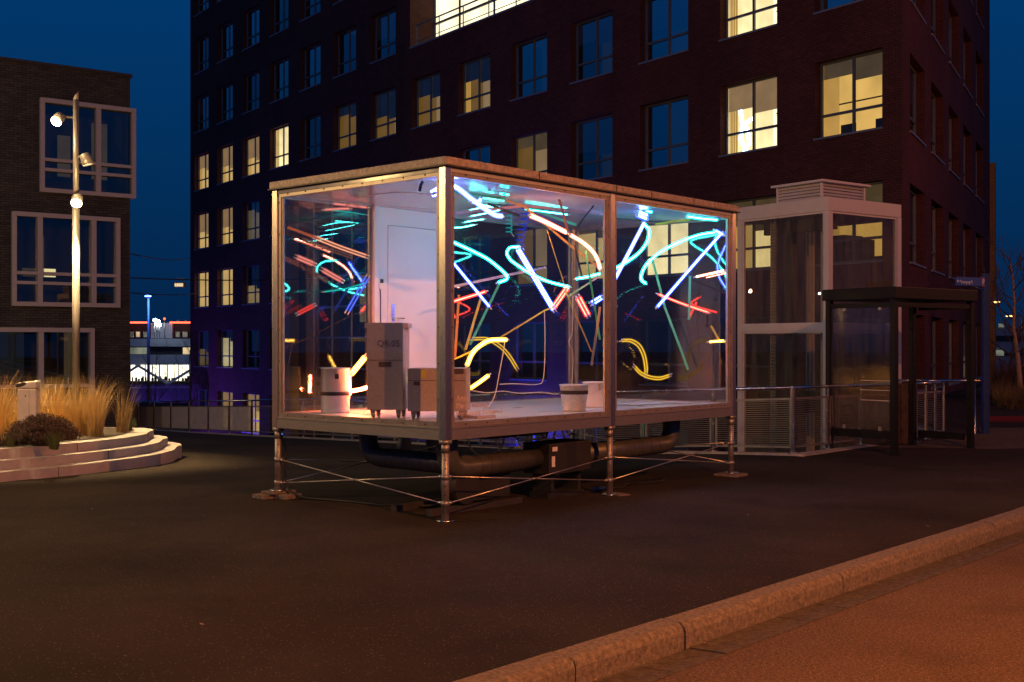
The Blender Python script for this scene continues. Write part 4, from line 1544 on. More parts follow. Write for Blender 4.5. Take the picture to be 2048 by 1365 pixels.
t, c = drum('white cardboard drum with a black band, at the planter end of the floor', 0.49, 2.12, 0.150, 0.475, 'white_card')
m = MB()
m.lathe([(0.1515, 0.185), (0.1535, 0.186), (0.1535, 0.222), (0.1515, 0.223)], V((0, 0, 0)), 40)
obj('band', m, 'black_fabric', t, local=True)
m = MB()
m.box((0.02, -0.165, 0.36), (0.06, -0.145, 0.41))
obj('clip', m, 'black_plastic', t, local=True)
t, c = drum('flared pale metal bucket with a dark band by the middle post', 2.36, 0.40, 0.125, 0.29, 'zinc_bucket', 0.155, 'bucket', 'bucket')
m = MB()
m.lathe([(0.1475, 0.185), (0.150, 0.186), (0.152, 0.225), (0.1495, 0.226)], V((0, 0, 0)), 40)
obj('band', m, 'black_fabric', t, local=True)
t, c = drum('plain white drum standing behind the middle post, right of the bucket', 3.22, 0.75, 0.165, 0.29, 'white_card')
m = MB()
m.box((0.01, -0.176, 0.20), (0.04, -0.163, 0.27))
obj('clip', m, 'galvanised', t, local=True)
for k, (a, b, l, lab) in enumerate(((4.0, 0.75, 0.62, 'wide sheet of paper lying flat on the floor near the lift'), (4.55, 0.55, 0.25, 'small crumpled plastic sheet on the floor beside the paper sheet'))):
    m = MB()
    cc = Q(a, b, ZF)
    n = 6
    gv = [[m.bm.verts.new(cc + PA * (i / n - .5) * l + PB * (j / n - .5) * 0.42 + V((0, 0, 0.006 + 0.012 * abs(noise.noise(V((i * .7, j * .7, k * 9))))))) for j in range(n + 1)] for i in range(n + 1)]
    for i in range(n):
        for j in range(n):
            m.bm.faces.new([gv[i][j], gv[i + 1][j], gv[i + 1][j + 1], gv[i][j + 1]])
    tag(obj('paper_sheet', m, 'white_card'), lab, 'paper')


# a pixel carried to a plane inside the box: plane b = const (seen through the long side) or a = const (short side)
def hit(x, y, n, k):
    o = V((0, 0, EYE))
    d = V(((x - 1024) / F, 1, -(y - HOR) / F))
    return o + d * (((CX + n * k) - o).dot(n) / d.dot(n))


def keep_in(q, x, y):
    """never outside the glass: pull the point back to just inside the pane it would pass"""
    a, b = (q - CX).dot(PA), (q - CX).dot(PB)
    if b > 2.44:
        q = hit(x, y, PB, 2.42)
    a, b = (q - CX).dot(PA), (q - CX).dot(PB)
    if a > LA - 0.11:
        q = hit(x, y, PA, LA - 0.13)
    elif a < 0.09:
        q = hit(x, y, PA, 0.10)
    if (q - CX).dot(PB) < 0.09:
        q = hit(x, y, PB, 0.10)
    return q


def inA(x, y, b):
    return keep_in(hit(x, y, PB, b), x, y)


def inB(x, y, a):
    return keep_in(hit(x, y, PA, a), x, y)


def neon(colour, label, pts, plane, r=0.0085, side='A', twin=0.0, jacket=2.5):
    r *= 0.84
    f = inA if side == 'A' else inB
    wp = []
    n = len(pts)
    for i, p in enumerate(pts):
        pl = plane if not isinstance(plane, tuple) else plane[0] + (plane[1] - plane[0]) * i / max(1, n - 1)
        q = f(p[0], p[1], pl)
        q.z = min(q.z, 3.13)
        wp.append(q)
    cur = smooth_curve(wp, 8)
    mid = wp[len(wp) // 2]
    t = thing('neon_tube', label, 'neon tube', tuple(mid), 0, 'glowing neon tubes in the glass pavilion')
    offs = [V((0, 0, 0))]
    if twin:
        u = (wp[-1] - wp[0]).normalized()
        sd = u.cross(V((0, 1, 0))).normalized() * twin / 2
        offs = [sd, -sd]
    core, jack, caps = MB(), MB(), MB()
    for o_ in offs:
        cp = [p + o_ for p in cur]
        core.tube(cp, r, 8)
        jack.tube(cp, r * jacket, 10)
        for a, b in ((cp[0], cp[1]), (cp[-1], cp[-2])):
            v = (b - a).normalized()
            caps.tube([a - v * 0.045, a + v * 0.004], r * 1.15, 8)
    obj('glowing_core', core, 'neon_' + colour, t)
    obj('halo_jacket', jack, 'neon_jacket_' + colour, t)
    obj('electrode', caps, 'white_plastic', t)
    return t


neon('white', 'thick blue-white tube under the ceiling right of the front corner post', [(872, 386), (905, 372), (945, 400), (985, 428), (1003, 433)], (0.42, 0.5), 0.013)
neon('white', 'short blue-white hooked tube on the bend of the thick ceiling tube', [(945, 404), (957, 404), (961, 399)], 0.44, 0.010)
neon('white', 'zigzag blue-white tube end peeping out left of the front corner post', [(862, 384), (880, 374), (866, 392), (884, 384)], 0.35, 0.007, side='B')
neon('cyan', 'cyan hook shaped tube right of the front corner post', [(900, 482), (920, 491), (950, 505), (976, 519), (1000, 538), (1013, 551), (1013, 559), (998, 565)], 0.7, 0.009)
neon('cyan', 'cyan hockey stick shaped tube crossing the twin blue tubes', [(1037, 494), (1020, 496), (1014, 506), (1018, 516), (1028, 526), (1060, 547), (1095, 563), (1137, 574)], (1.0, 0.8), 0.0085)
neon('blue', 'pair of long blue tubes sloping down to the red tube', [(1036, 499), (1107, 619)], 1.1, 0.009, twin=0.030)
neon('blue', 'slim blue tube sloping down across the red tube by the corner post', [(905, 524), (978, 613)], 0.8, 0.0085)
neon('red', 'red tube rising away from the front corner post', [(905, 604), (970, 584)], 0.65, 0.008)
neon('red', 'pair of red tubes meeting the lower end of the twin blue tubes', [(1134, 577), (1108, 614)], 0.9, 0.008, twin=0.032)
neon('orange', 'upper straight salmon tube under the ceiling', [(1062, 432), (1090, 444), (1132, 465)], 0.55, 0.012)
neon('orange', 'curved salmon tube continuing down towards the middle post', [(1142, 471), (1165, 485), (1185, 503), (1195, 520), (1200, 538)], 0.45, 0.0105)
neon('cyan', 'short straight cyan tube beside the middle post', [(1153, 558), (1175, 554), (1199, 548)], 0.6, 0.008)
neon('red', 'pair of short red tubes hanging alone near the middle post', [(1157, 596), (1175, 630)], 1.4, 0.009, twin=0.042)
neon('blue', 'tiny pair of blue tubes close against the middle post', [(1184, 607), (1202, 596)], 0.8, 0.008, twin=0.034)
neon('yellow', 'bright yellow arc rising behind the low crate', [(934, 731), (945, 707), (960, 692), (980, 681), (1012, 680)], 0.75, 0.011)
neon('yellow', 'short bright yellow tube close beside the low crate', [(941, 777), (960, 764), (976, 752)], 0.6, 0.010)
neon('amber', 'faint amber pair of arcs falling behind the yellow arc', [(948, 678), (975, 679), (1000, 693), (1018, 712), (1033, 736)], 1.5, 0.005, twin=0.03)
neon('white', 'steep blue-white tube right of the middle post', [(1228, 562), (1258, 505), (1288, 447)], 0.6, 0.011)
neon('cyan', 'cyan curve rising from the middle post to the steep tube', [(1226, 540), (1252, 525), (1278, 506), (1294, 484), (1298, 462), (1288, 448)], 0.75, 0.0105)
neon('cyan', 'large cyan arc in the bay nearest the lift', [(1291, 567), (1283, 560), (1284, 546), (1296, 526), (1325, 502), (1365, 482), (1400, 470), (1431, 465)], 0.7, 0.010)
neon('blue', 'longest blue tube crossing the large cyan arc', [(1315, 614), (1378, 541), (1442, 468)], 0.45, 0.011)
neon('red', 'long thin red tube below the longest blue tube', [(1317, 589), (1365, 608), (1416, 625)], 0.8, 0.007)
neon('amber', 'amber S curve of tube reflections low in the bay nearest the lift', [(1245, 681), (1262, 682), (1278, 692), (1288, 712), (1292, 735), (1292, 748)], 1.0, 0.0065, twin=0.035)  # glass reflection of the yellow arcs, modelled as dim tubes
neon('amber', 'flat amber reflection curve crossing the foot of the S curve', [(1270, 735), (1282, 747), (1300, 755), (1320, 757), (1338, 752)], 0.95, 0.0065, twin=0.03)  # another reflected yellow arc, modelled as dim tubes
neon('orange', 'short salmon tube close to the right end post', [(1393, 554), (1447, 542)], 0.5, 0.007)
neon('yellow', 'small level yellow tube close to the right end post', [(1420, 684), (1447, 682)], 0.6, 0.008)
neon('blue', 'short glowing blue tube tucked against the ceiling by the middle post', [(1276, 408), (1293, 434)], 0.5, 0.016, twin=0.04)
neon('cyan', 'small cyan hook at the ceiling near the middle post', [(1292, 422), (1302, 418), (1303, 411)], 0.3, 0.008)
neon('cyan', 'level cyan tube reflection against the ceiling nearest the right end post', [(1375, 424), (1404, 432), (1434, 440)], 0.25, 0.009)  # reflection in the glossy ceiling, modelled as a glowing tube
neon('blue', 'short blue tube at the ceiling close to the right end post', [(1432, 462), (1446, 470)], 0.3, 0.012)
for pts_, lab_ in (([(962, 402), (985, 397), (1008, 391)], 'topmost of the short cyan reflection strokes under the ceiling'), ([(938, 421), (968, 415), (1000, 408)], 'second highest of the short cyan reflection strokes under the ceiling'),
                   ([(942, 433), (972, 427), (1002, 420)], 'longest of the short cyan reflection strokes under the ceiling'), ([(929, 445), (946, 442), (967, 439)], 'second lowest of the short cyan reflection strokes under the ceiling'),
                   ([(908, 456), (925, 455), (949, 450)], 'lowest of the short cyan reflection strokes close to the corner post')):
    neon('cyan', lab_, pts_, 1.3, 0.0045, jacket=1.7)  # reflected cyan strokes, modelled as thin glowing tubes
neon('cyan', 'small cyan question mark hook at the ceiling of the corner bay', [(1000, 364), (1012, 366), (1017, 374), (1010, 380)], 0.5, 0.006)
neon('cyan', 'long thin cyan tube level under the ceiling', [(1050, 386), (1100, 385), (1134, 386)], 1.2, 0.005)


def coil(colour, label, x, y0, y1, wpx, turns, plane, lean=0.0):
    pts_ = []
    n_ = turns * 8
    for i_ in range(n_ + 1):
        a_ = 2 * math.pi * i_ / 8
        pts_.append((x + lean * i_ / n_ + wpx * math.cos(a_), y0 + (y1 - y0) * i_ / n_ + 2.0 * math.sin(a_)))
    neon(colour, label, pts_, plane, 0.0028, jacket=2.6)


coil('dimblue', 'slim blue spiral hanging above the twin blue tubes', 1056, 402, 496, 9, 9, 1.2, -20)
coil('dimcyan', 'slim cyan spiral hanging left of the blue spiral', 1018, 428, 468, 6, 5, 1.2)
# short side, seen past the white drum; first six are reflections modelled as tubes
neon('softorange', 'reflected pair of salmon tubes slanting before the dark glazing', [(632, 476), (680, 495), (732, 513)], 2.2, 0.006, side='B', twin=0.03)
neon('pink', 'upper dull pink tube reflection nearest the planter end post', [(595, 515), (626, 528)], 1.9, 0.008, side='B', twin=0.03)
neon('pink', 'lower dull pink tube reflection right of the planter end post', [(647, 541), (682, 561)], 2.0, 0.008, side='B', twin=0.03)
neon('softcyan', 'thin cyan tube reflection level with the door handle', [(650, 584), (690, 578), (732, 566)], 2.1, 0.005, side='B')
neon('softblue', 'reflected pair of blue tubes leaning left of the white wall', [(734, 556), (696, 622)], 2.0, 0.007, side='B', twin=0.036)
neon('softred', 'reflected short pair of red tubes low beside the planter end post', [(597, 627), (626, 612)], 1.9, 0.007, side='B', twin=0.026)
neon('yellow', 'pair of yellow tubes leaning above the cardboard drum', [(703, 748), (730, 715)], 1.0, 0.008, side='B', twin=0.03)
neon('hot', 'fierce orange tube lying between the drum and the tall crate', [(700, 783), (722, 779), (741, 773)], 0.7, 0.010, side='B')
neon('hot', 'short orange tube standing upright behind the cardboard drum', [(698, 752), (699, 790)], 0.75, 0.009, side='B')
neon('yellow', 'small yellow tube glowing between the two wheeled crates', [(812, 764), (824, 756)], 0.55, 0.012, side='B')


def strap(colour, label, pts, plane, w=0.025, side='A'):
    f = inA if side == 'A' else inB
    n = len(pts)
    wp = []
    for i, p in enumerate(pts):
        pl = plane if not isinstance(plane, tuple) else plane[0] + (plane[1] - plane[0]) * i / max(1, n - 1)
        q = f(p[0], p[1], pl)
        q.z = min(q.z, 3.16)
        wp.append(q)
    d = (wp[-1] - wp[0]).normalized()
    sd = d.cross(V((0, 1, 0)))
    m = MB()
    m.ribbon(wp, w, sd)
    return tag(obj('tension_strap', m, 'strap_' + colour if colour != 'black' else 'black_fabric'), label, 'strap', 'tension straps in the glass pavilion')


strap('orange', 'long orange strap slanting behind the salmon tubes', [(1012, 381), (1047, 412), (1139, 490), (1200, 537)], (1.0, 0.8), 0.026)
strap('brown', 'brown strap dropping steeply from the ceiling', [(1118, 396), (1128, 432), (1137, 470)], 0.5, 0.026)
strap('green', 'bright green strap hanging beside the middle post', [(1171, 502), (1187, 600), (1200, 680)], 0.55, 0.022)
strap('pink', 'broad pink band running level under the ceiling', [(903, 427), (1050, 412), (1206, 396)], 1.0, 0.03)  # level pink band across the upper bay
strap('pink', 'dull pink strap crossing behind the cyan hook tube', [(905, 574), (985, 557), (1092, 535)], 1.7, 0.03)
strap('tan', 'tan strap rising from the red tubes to the middle post', [(1137, 593), (1199, 553)], 0.8, 0.02)
strap('tan', 'broad tan strap rising from the bucket along the middle post', [(1200, 614), (1192, 672), (1183, 731)], 0.45, 0.028)
strap('orange', 'narrow orange strap from the red tubes down to the bucket strap', [(1131, 584), (1160, 650), (1183, 704)], (0.85, 0.5), 0.016)
strap('yellow', 'yellow strap from the low crate up to the red tubes', [(900, 722), (920, 714), (1000, 676), (1090, 621), (1110, 614)], 0.9, 0.018)
strap('black', 'black strap hanging below the brown strap', [(1150, 490), (1157, 525), (1164, 556)], 0.6, 0.024)
strap('black', 'black strap slanting under the ceiling beside the salmon tube', [(976, 408), (1000, 418), (1040, 432)], 1.0, 0.03)
strap('black', 'dark blue-black strap hanging from the ceiling left of the corner post', [(846, 357), (842, 370), (839, 383)], 0.3, 0.028, side='B')
strap('green', 'long green strap slanting behind the longest blue tube', [(1305, 520), (1330, 616), (1362, 700), (1376, 740)], (1.4, 1.6), 0.03)
strap('green', 'dim green strap upright behind the red tube near the lift', [(1380, 552), (1378, 640)], 1.6, 0.03)
strap('green', 'yellow-green strap along the ceiling by the front corner post', [(903, 364), (960, 374), (1010, 381)], 0.9, 0.03)
strap('green', 'short green strap along the ceiling past the salmon tube', [(1068, 420), (1110, 436), (1152, 450)], 1.2, 0.03)
strap('yellow', 'yellow strap ending at the small level yellow tube', [(1422, 652), (1440, 684)], 0.7, 0.024)
strap('yellow', 'yellow-green strap along the ceiling over the bright tower window', [(1311, 449), (1345, 444), (1380, 438)], 1.0, 0.026)
strap('orange', 'dim orange strap reflection upright near the front corner post', [(918, 590), (910, 715)], 2.2, 0.03)  # dim reflection of a strap, modelled as a ribbon
strap('yellow', 'dim yellow strap reflection leaning right of the dim orange one', [(962, 596), (931, 700)], 2.2, 0.03)  # second dim reflection, also modelled as a ribbon
strap('green', 'olive green strap leaning beside the dim yellow one', [(1000, 565), (940, 690)], 2.3, 0.03)
neon('pink', 'upper dull pink tube under the ceiling before the white wall', [(668, 398), (690, 391), (712, 393)], 1.6, 0.008, side='B')
neon('pink', 'lower dull pink tube under the ceiling before the white wall', [(650, 420), (680, 418), (698, 418)], 1.6, 0.008, side='B')
neon('pink', 'curved dull pink tube touching the edge of the white wall', [(697, 403), (715, 398), (733, 396)], 1.3, 0.008, side='B')
neon('softcyan', 'dashed looking cyan line beside the edge of the white wall', [(664, 421), (700, 425), (731, 430)], 1.7, 0.003, side='B')
strap('orange', 'orange brown strap slanting past the planter end post', [(575, 455), (605, 466), (632, 476)], 2.1, 0.03, side='B')


def wire(name, mat, label, pts, plane, r=0.004, side='A', cat='cable', n=8):
    f = inA if side == 'A' else inB
    m = MB()
    wp = [f(p[0], p[1], plane) for p in pts]
    for q in wp:
        q.z = min(max(q.z, ZF + 0.006), 3.16)
    m.tube(smooth_curve(wp, n), r, 6)
    return tag(obj(name, m, mat), label, cat, 'thin cables in the glass pavilion')


wire('cable', 'cable_white', 'white cable hanging straight from the yellow strap and running level', [(1089, 624), (1090, 690), (1087, 755), (1075, 769), (1030, 768), (1000, 769)], 0.9, 0.005)
wire('cable', 'cable_white', 'white cable dropping from the bright yellow arc to the floor', [(1006, 682), (1009, 690), (1000, 740), (990, 790), (978, 812), (970, 815)], 0.75, 0.005)
wire('cable', 'cable_white', 'white cable hanging down to the bucket', [(1146, 592), (1145, 660), (1138, 685), (1146, 712), (1143, 785)], 0.5, 0.004)
wire('cable', 'cable_white', 'wavy white cable strung level above the floor', [(944, 782), (975, 786), (1005, 783), (1040, 787), (1085, 785), (1110, 789), (1140, 787)], 0.55, 0.005)
wire('cable', 'wire_black', 'thin black wire stretched under the ceiling of the far bay', [(1232, 414), (1330, 428), (1440, 436)], 1.2, 0.005)
wire('cable', 'wire_black', 'thin black rod slanting from the ceiling beside the middle post', [(1187, 408), (1168, 436), (1150, 463)], 0.6, 0.009)
wire('cable', 'strap_yellow', 'thin pale yellow cord dropping to the red tubes', [(1094, 460), (1116, 530), (1138, 600)], 0.7, 0.004)
wire('cable', 'cable_white', 'thin wire stretched under the ceiling before the white door', [(620, 382), (740, 402), (870, 420)], 1.2, 0.003, side='B')
wire('cable', 'cable_white', 'second thin wire under the ceiling nearer the corner post', [(725, 369), (800, 380), (880, 392)], 0.7, 0.003, side='B')
wire('cable', 'wire_black', 'fine dark chain strung level under the pink band', [(976, 408), (1040, 402), (1108, 396)], 1.3, 0.008)
# ------------------------------------------------------------------ glass lift
LD = 20.0
LC = V((0.2702 * LD, LD, 0))
LW, LDp = 2.09, 2.03
lift = thing('glass_lift', 'pale framed glass lift shaft with a louvred roof vent', 'lift', (LC.x, LC.y, -4.3))
T = lambda u, v, z: LC + E * u + Nn * v + V((0, 0, z))


def tbox(mb, u0, u1, v0, v1, z0, z1, mi=0):
    mb.hexa([T(u0, v0, z0), T(u1, v0, z0), T(u1, v1, z0), T(u0, v1, z0), T(u0, v0, z1), T(u1, v0, z1), T(u1, v1, z1), T(u0, v1, z1)], mi)
    return mb


ZT = EYE + 297 * LD / F
zt0, zt1 = EYE + 28 * LD / F, EYE + 41 * LD / F
ps = 0.105
m = MB()
for u, v in ((0, 0), (LW - ps, 0), (0, LDp - ps), (LW - ps, LDp - ps)):
    tbox(m, u, u + ps, v, v + ps, -4.3, ZT - 0.24)
obj('corner_post', m, 'lift_frame', lift)
m = MB()
tbox(m, 0, LW, 0, LDp, ZT - 0.24, ZT)
obj('roof', m, 'lift_frame', lift, bev=0.01)
m = MB()
for z0, z1 in ((zt0, zt1), (-1.75, -1.6)):
    tbox(m, ps, LW - ps, 0.004, ps - 0.02, z0, z1)
    tbox(m, ps, LW - ps, LDp - ps + .02, LDp - 0.004, z0, z1)
    tbox(m, 0.004, ps - 0.02, ps, LDp - ps, z0, z1)
    tbox(m, LW - ps + .02, LW - .004, ps, LDp - ps, z0, z1)
obj('transom', m, 'lift_frame', lift)
g = 0.035
for (z0, z1) in ((zt1, ZT - 0.24), (-1.6, zt0)):
    for fa in ('f', 'b', 'l', 'r'):
        m = MB()
        q = MB()
        if fa in 'fb':
            v = 0.02 if fa == 'f' else LDp - 0.05
            for a in ((ps, ps + g, z0, z1), (LW - ps - g, LW - ps, z0, z1), (ps + g, LW - ps - g, z0, z0 + g), (ps + g, LW - ps - g, z1 - g, z1)):
                tbox(m, a[0], a[1], v, v + 0.03, a[2], a[3])
            q.quad(T(ps + g, v + .015, z0 + g), T(LW - ps - g, v + .015, z0 + g), T(LW - ps - g, v + .015, z1 - g), T(ps + g, v + .015, z1 - g))
        else:
            u = 0.02 if fa == 'r' else LW - 0.05
            for a in ((ps, ps + g, z0, z1), (LDp - ps - g, LDp - ps, z0, z1), (ps + g, LDp - ps - g, z0, z0 + g), (ps + g, LDp - ps - g, z1 - g, z1)):
                tbox(m, u, u + 0.03, a[0], a[1], a[2], a[3])
            q.quad(T(u + .015, ps + g, z0 + g), T(u + .015, LDp - ps - g, z0 + g), T(u + .015, LDp - ps - g, z1 - g), T(u + .015, ps + g, z1 - g))
        fo = obj('glazing_frame', m, 'lift_frame', lift)
        obj('pane', q, 'lift_glass', fo)
# guide rails with their ladder of holes, door edge, machine
for u, v in ((1.52, 0.32), (0.28, 0.32)):
    m = MB()
    tbox(m, u - 0.06, u - 0.04, v, v + 0.05, -1.6, ZT - 0.26)
    tbox(m, u + 0.04, u + 0.06, v, v + 0.05, -1.6, ZT - 0.26)
    z = -1.5
    while z < ZT - 0.3:
        tbox(m, u - 0.04, u + 0.04, v + 0.002, v + 0.048, z, z + 0.022)
        tbox(m, u - 0.008, u + 0.008, v + 0.004, v + 0.046, z + 0.022, z + 0.06)
        z += 0.06
    obj('guide_rail', m, 'lift_rail', lift)
m = MB()
tbox(m, 1.18, 1.36, 0.45, 0.6, -1.6, ZT - 0.3)
tbox(m, 0.3, 1.9, 0.5, 0.62, ZT - 0.5, ZT - 0.26)
obj('drive_column', m, 'lift_dark', lift)
m = MB()
tbox(m, 0.55, 0.62, 0.7, 0.76, -1.6, ZT - 0.45)
tbox(m, 0.70, 0.74, 0.7, 0.76, -1.6, ZT - 0.45)
obj('door_track', m, 'lift_frame', lift)
m = MB()
tbox(m, 0.5, 1.4, 0.9, 1.7, 0.35, 0.75)
obj('car_roof', m, 'lift_dark', lift)
# louvre vent on the roof
v0, v1, u0, u1 = 0.22, 1.42, 0.32, 1.35
zv0, zv1 = ZT + 0.004, ZT + 0.30
m = MB()
for u in (u0, u1 - 0.04):
    for v in (v0, v1 - 0.04):
        tbox(m, u, u + 0.04, v, v + 0.04, zv0, zv1)
tbox(m, u0 - 0.07, u1 + 0.07, v0 - 0.07, v1 + 0.07, zv1, zv1 + 0.04)
vent = obj('roof_vent', m, 'lift_frame', lift)
m = MB()
for k in range(5):
    z = zv0 + 0.02 + k * 0.055
    for v in (v0 + 0.01, v1 - 0.05):
        m.hexa([T(u0 + .04, v - 0.0, z), T(u1 - .04, v, z), T(u1 - .04, v + .01, z), T(u0 + .04, v + .01, z), T(u0 + .04, v + .035, z + .05), T(u1 - .04, v + .035, z + .05), T(u1 - .04, v + .045, z + .05), T(u0 + .04, v + .045, z + .05)])
    for u in (u0 + 0.01, u1 - 0.05):
        m.hexa([T(u, v0 + .04, z), T(u, v1 - .04, z), T(u + .01, v1 - .04, z), T(u + .01, v0 + .04, z), T(u + .035, v0 + .04, z + .05), T(u + .035, v1 - .04, z + .05), T(u + .045, v1 - .04, z + .05), T(u + .045, v0 + .04, z + .05)])
obj('louvres', m, 'lift_frame', vent)

# ------------------------------------------------------------------ bus shelter
SC = V((5.52, 16.9, 0))
SA, SB = 1.24, 2.0
sh = thing('bus_shelter', 'black framed bus shelter with a scratched glass side panel', 'shelter', (SC.x, SC.y, 0))
S = lambda u, v, z: SC + E * u + Nn * v + V((0, 0, z))


def sbox(mb, u0, u1, v0, v1, z0, z1, mi=0):
    mb.hexa([S(u0, v0, z0), S(u1, v0, z0), S(u1, v1, z0), S(u0, v1, z0), S(u0, v0, z1), S(u1, v0, z1), S(u1, v1, z1), S(u0, v1, z1)], mi)
    return mb


ST_, SH = 2.44, 0.17
m = sbox(MB(), -0.04, SA + 0.04, -0.03, SB + 0.02, ST_ - SH, ST_)
obj('roof', m, 'shelter_black', sh, bev=0.008)
for u, v in ((0.0, 0.0), (SA - 0.08, 0.0), (0.0, SB - 0.09), (SA - 0.08, SB - 0.09)):
    if (u, v) == (SA - 0.08, SB - 0.09):
        u, v = 0.90, 1.72
    m = sbox(MB(), u, u + 0.08, v, v + 0.09, 0.0, ST_ - SH - 0.001)
    sbox(m, u - 0.03, u + 0.11, v - 0.03, v + 0.12, 0.0, 0.012)
    obj('post', m, 'shelter_black', sh)
for u0, u1, v0, v1, za, zb in ((0.08, SA - 0.08, 0.01, 0.07, ST_ - SH - 0.12, ST_ - SH - 0.05), (0.08, SA - 0.08, 0.01, 0.07, 0.22, 0.34),
                               (0.01, 0.07, 0.09, SB - 0.09, ST_ - SH - 0.12, ST_ - SH - 0.05), (0.09, 0.895, 1.86, 1.91, ST_ - SH - 0.12, ST_ - SH - 0.05)):
    obj('rail', sbox(MB(), u0, u1, v0, v1, za, zb), 'shelter_black', sh)
m = MB()
sbox(m, 0.09, 0.895, 1.83, 1.89, 0.13, 0.24)
sbox(m, 0.99, 1.10, 1.76, 1.83, 0.13, 0.24)
obj('bottom_rail', m, 'shelter_black', sh, bev=0.01)
m = sbox(MB(), 0.085, SA - 0.085, 0.036, 0.046, 0.36, ST_ - SH - 0.06)
pn = obj('glass_panel', m, 'shelter_glass', sh)
m = MB()
for z in (0.80, 0.92, 1.03):
    pass
for u in (0.28, 0.92):
    for z in (0.37, ST_ - SH - 0.13):
        sbox(m, u - 0.025, u + 0.025, 0.030, 0.052, z - 0.03, z + 0.03)
obj('clamp', m, 'galvanised', pn)
m = MB()
for z in (0.78, 0.93, 1.07):
    sbox(m, 0.10, 0.62, 0.0335, 0.0352, z, z + 0.006)
obj('etched_lines', m, 'white_plastic', pn)

# ------------------------------------------------------------------ signpost
sp = V(((1971 - 1024) / F * 21.0, 21.0, 0))
sign = thing('signpost', 'dark blue signpost with a parking garage arrow sign', 'sign', tuple(sp))
m = MB()
m.box((sp.x - 0.055, sp.y - 0.055, 0), (sp.x + 0.055, sp.y + 0.055, 2.88))
obj('pole', m, 'pole_blue', sign, bev=0.004)
p0, p1 = P(1911, 567, 20.6), P(1962, 560, 20.9)
m = MB()
sx = (V((p1.x, p1.y, 0)) - V((p0.x, p0.y, 0))).normalized()
zc = (p0.z + p1.z) / 2 + 0.0
m.bar(V((p0.x, p0.y, zc)), V((p1.x, p1.y, zc)), 0.03, 0.15)
bd = obj('sign_board', m, 'sign_blue', sign)
Mx = Matrix.Identity(4)
ny = V((0, 0, 1))
nz_ = sx.cross(ny)
Mx.col[0][:3], Mx.col[1][:3], Mx.col[2][:3] = sx, ny, nz_
Mx.translation = V((p0.x, p0.y, zc - 0.035)) + sx * 0.10 + nz_ * 0.017
text_mesh('lettering', 'Parkeergarage Ps', 0.072, Mx.copy() @ Matrix.Diagonal((0.62, 1.15, 1, 1)), 'sign_white', bd)
m = MB()
b0 = V((p0.x, p0.y, zc)) + nz_ * 0.0175
for a, b in (((0.022, 0), (0.08, 0)), ((0.022, 0), (0.045, 0.026)), ((0.022, 0), (0.045, -0.026))):
    m.bar(b0 + sx * a[0] + V((0, 0, a[1])), b0 + sx * b[0] + V((0, 0, b[1])), 0.004, 0.011, up=V((0, 0, 1)))
obj('arrow', m, 'sign_white', bd)
m = MB()
q0, q1 = V((p1.x, p1.y, zc)) + sx * 0.004, V((p1.x, p1.y, zc)) + sx * 0.075
m.bar(q0, q1, 0.034, 0.17)
tp = obj('tram_plate', m, 'sign_purple', sign)
m = MB()
qq = (q0 + q1) / 2 + nz_ * 0.0185
m.bar(qq + V((0, 0, -0.045)) - sx * 0.014, qq + V((0, 0, 0.045)) - sx * 0.014, 0.004, 0.010, up=sx)
m.bar(qq + V((0, 0, 0.045)) - sx * 0.009, qq + V((0, 0, 0.045)) + sx * 0.02, 0.004, 0.010)
m.bar(qq + V((0, 0, 0.0)) - sx * 0.009, qq + V((0, 0, 0.0)) + sx * 0.02, 0.004, 0.010)
m.bar(qq + V((0, 0, 0.041)) + sx * 0.02, qq + V((0, 0, 0.004)) + sx * 0.02, 0.004, 0.010, up=sx)
obj('symbol', m, 'sign_white', tp)

# ------------------------------------------------------------------ planter with its three stone steps
def arc_edge(off):
    """outline of a tier: straight front from the left, round end at the right; off = distance outward"""
    tipY, tipX = 18.6, -5.55
    A = V((-13.5, 11.55, 0))
    front_end = V((-6.25, 17.3, 0))
    return A, front_end


# tier outlines in plan: carried from the photograph's step edges to the level of each step
def plan(pts, z):
    out = []
    for x, y in pts:
        Y = (EYE - z) * F / (y - HOR)
        out.append(V(((x - 1024) / F * Y, Y, 0)))
    return out


GZ = -0.10
z1, z2, z3 = 0.03, 0.15, 0.275
e3 = plan([(-260, 925), (-120, 911), (0, 899), (55, 895.5), (176, 884), (248, 876), (288, 869), (299, 863)], z3)


def offset_curve(e, d):
    out = []
    for i, p in enumerate(e):
        t_ = (e[min(i + 1, len(e) - 1)] - e[max(i - 1, 0)]).normalized()
        out.append(p + V((t_.y, -t_.x, 0)) * d)
    return out


e2 = offset_curve(e3, 0.20)
e1 = offset_curve(e3, 0.40)


def close_tier(e, wdt):
    """continue the front edge round the end and back along the far side"""
    tip = e[-1]
    d = (e[-1] - e[-2]).normalized()
    back = []
    c = tip + V((-wdt / 2, wdt * 0.06, 0))
    a0 = math.atan2(tip.y - c.y, tip.x - c.x)
    r = (tip - c).length
    for k in range(1, 9):
        a = a0 + R(18) * k
        back.append(c + V((math.cos(a), math.sin(a), 0)) * r)
    last = back[-1]
    return smooth_curve(e, 5) + back + [last + V((-4, -3.0, 0)), last + V((-9, -7.0, 0))]


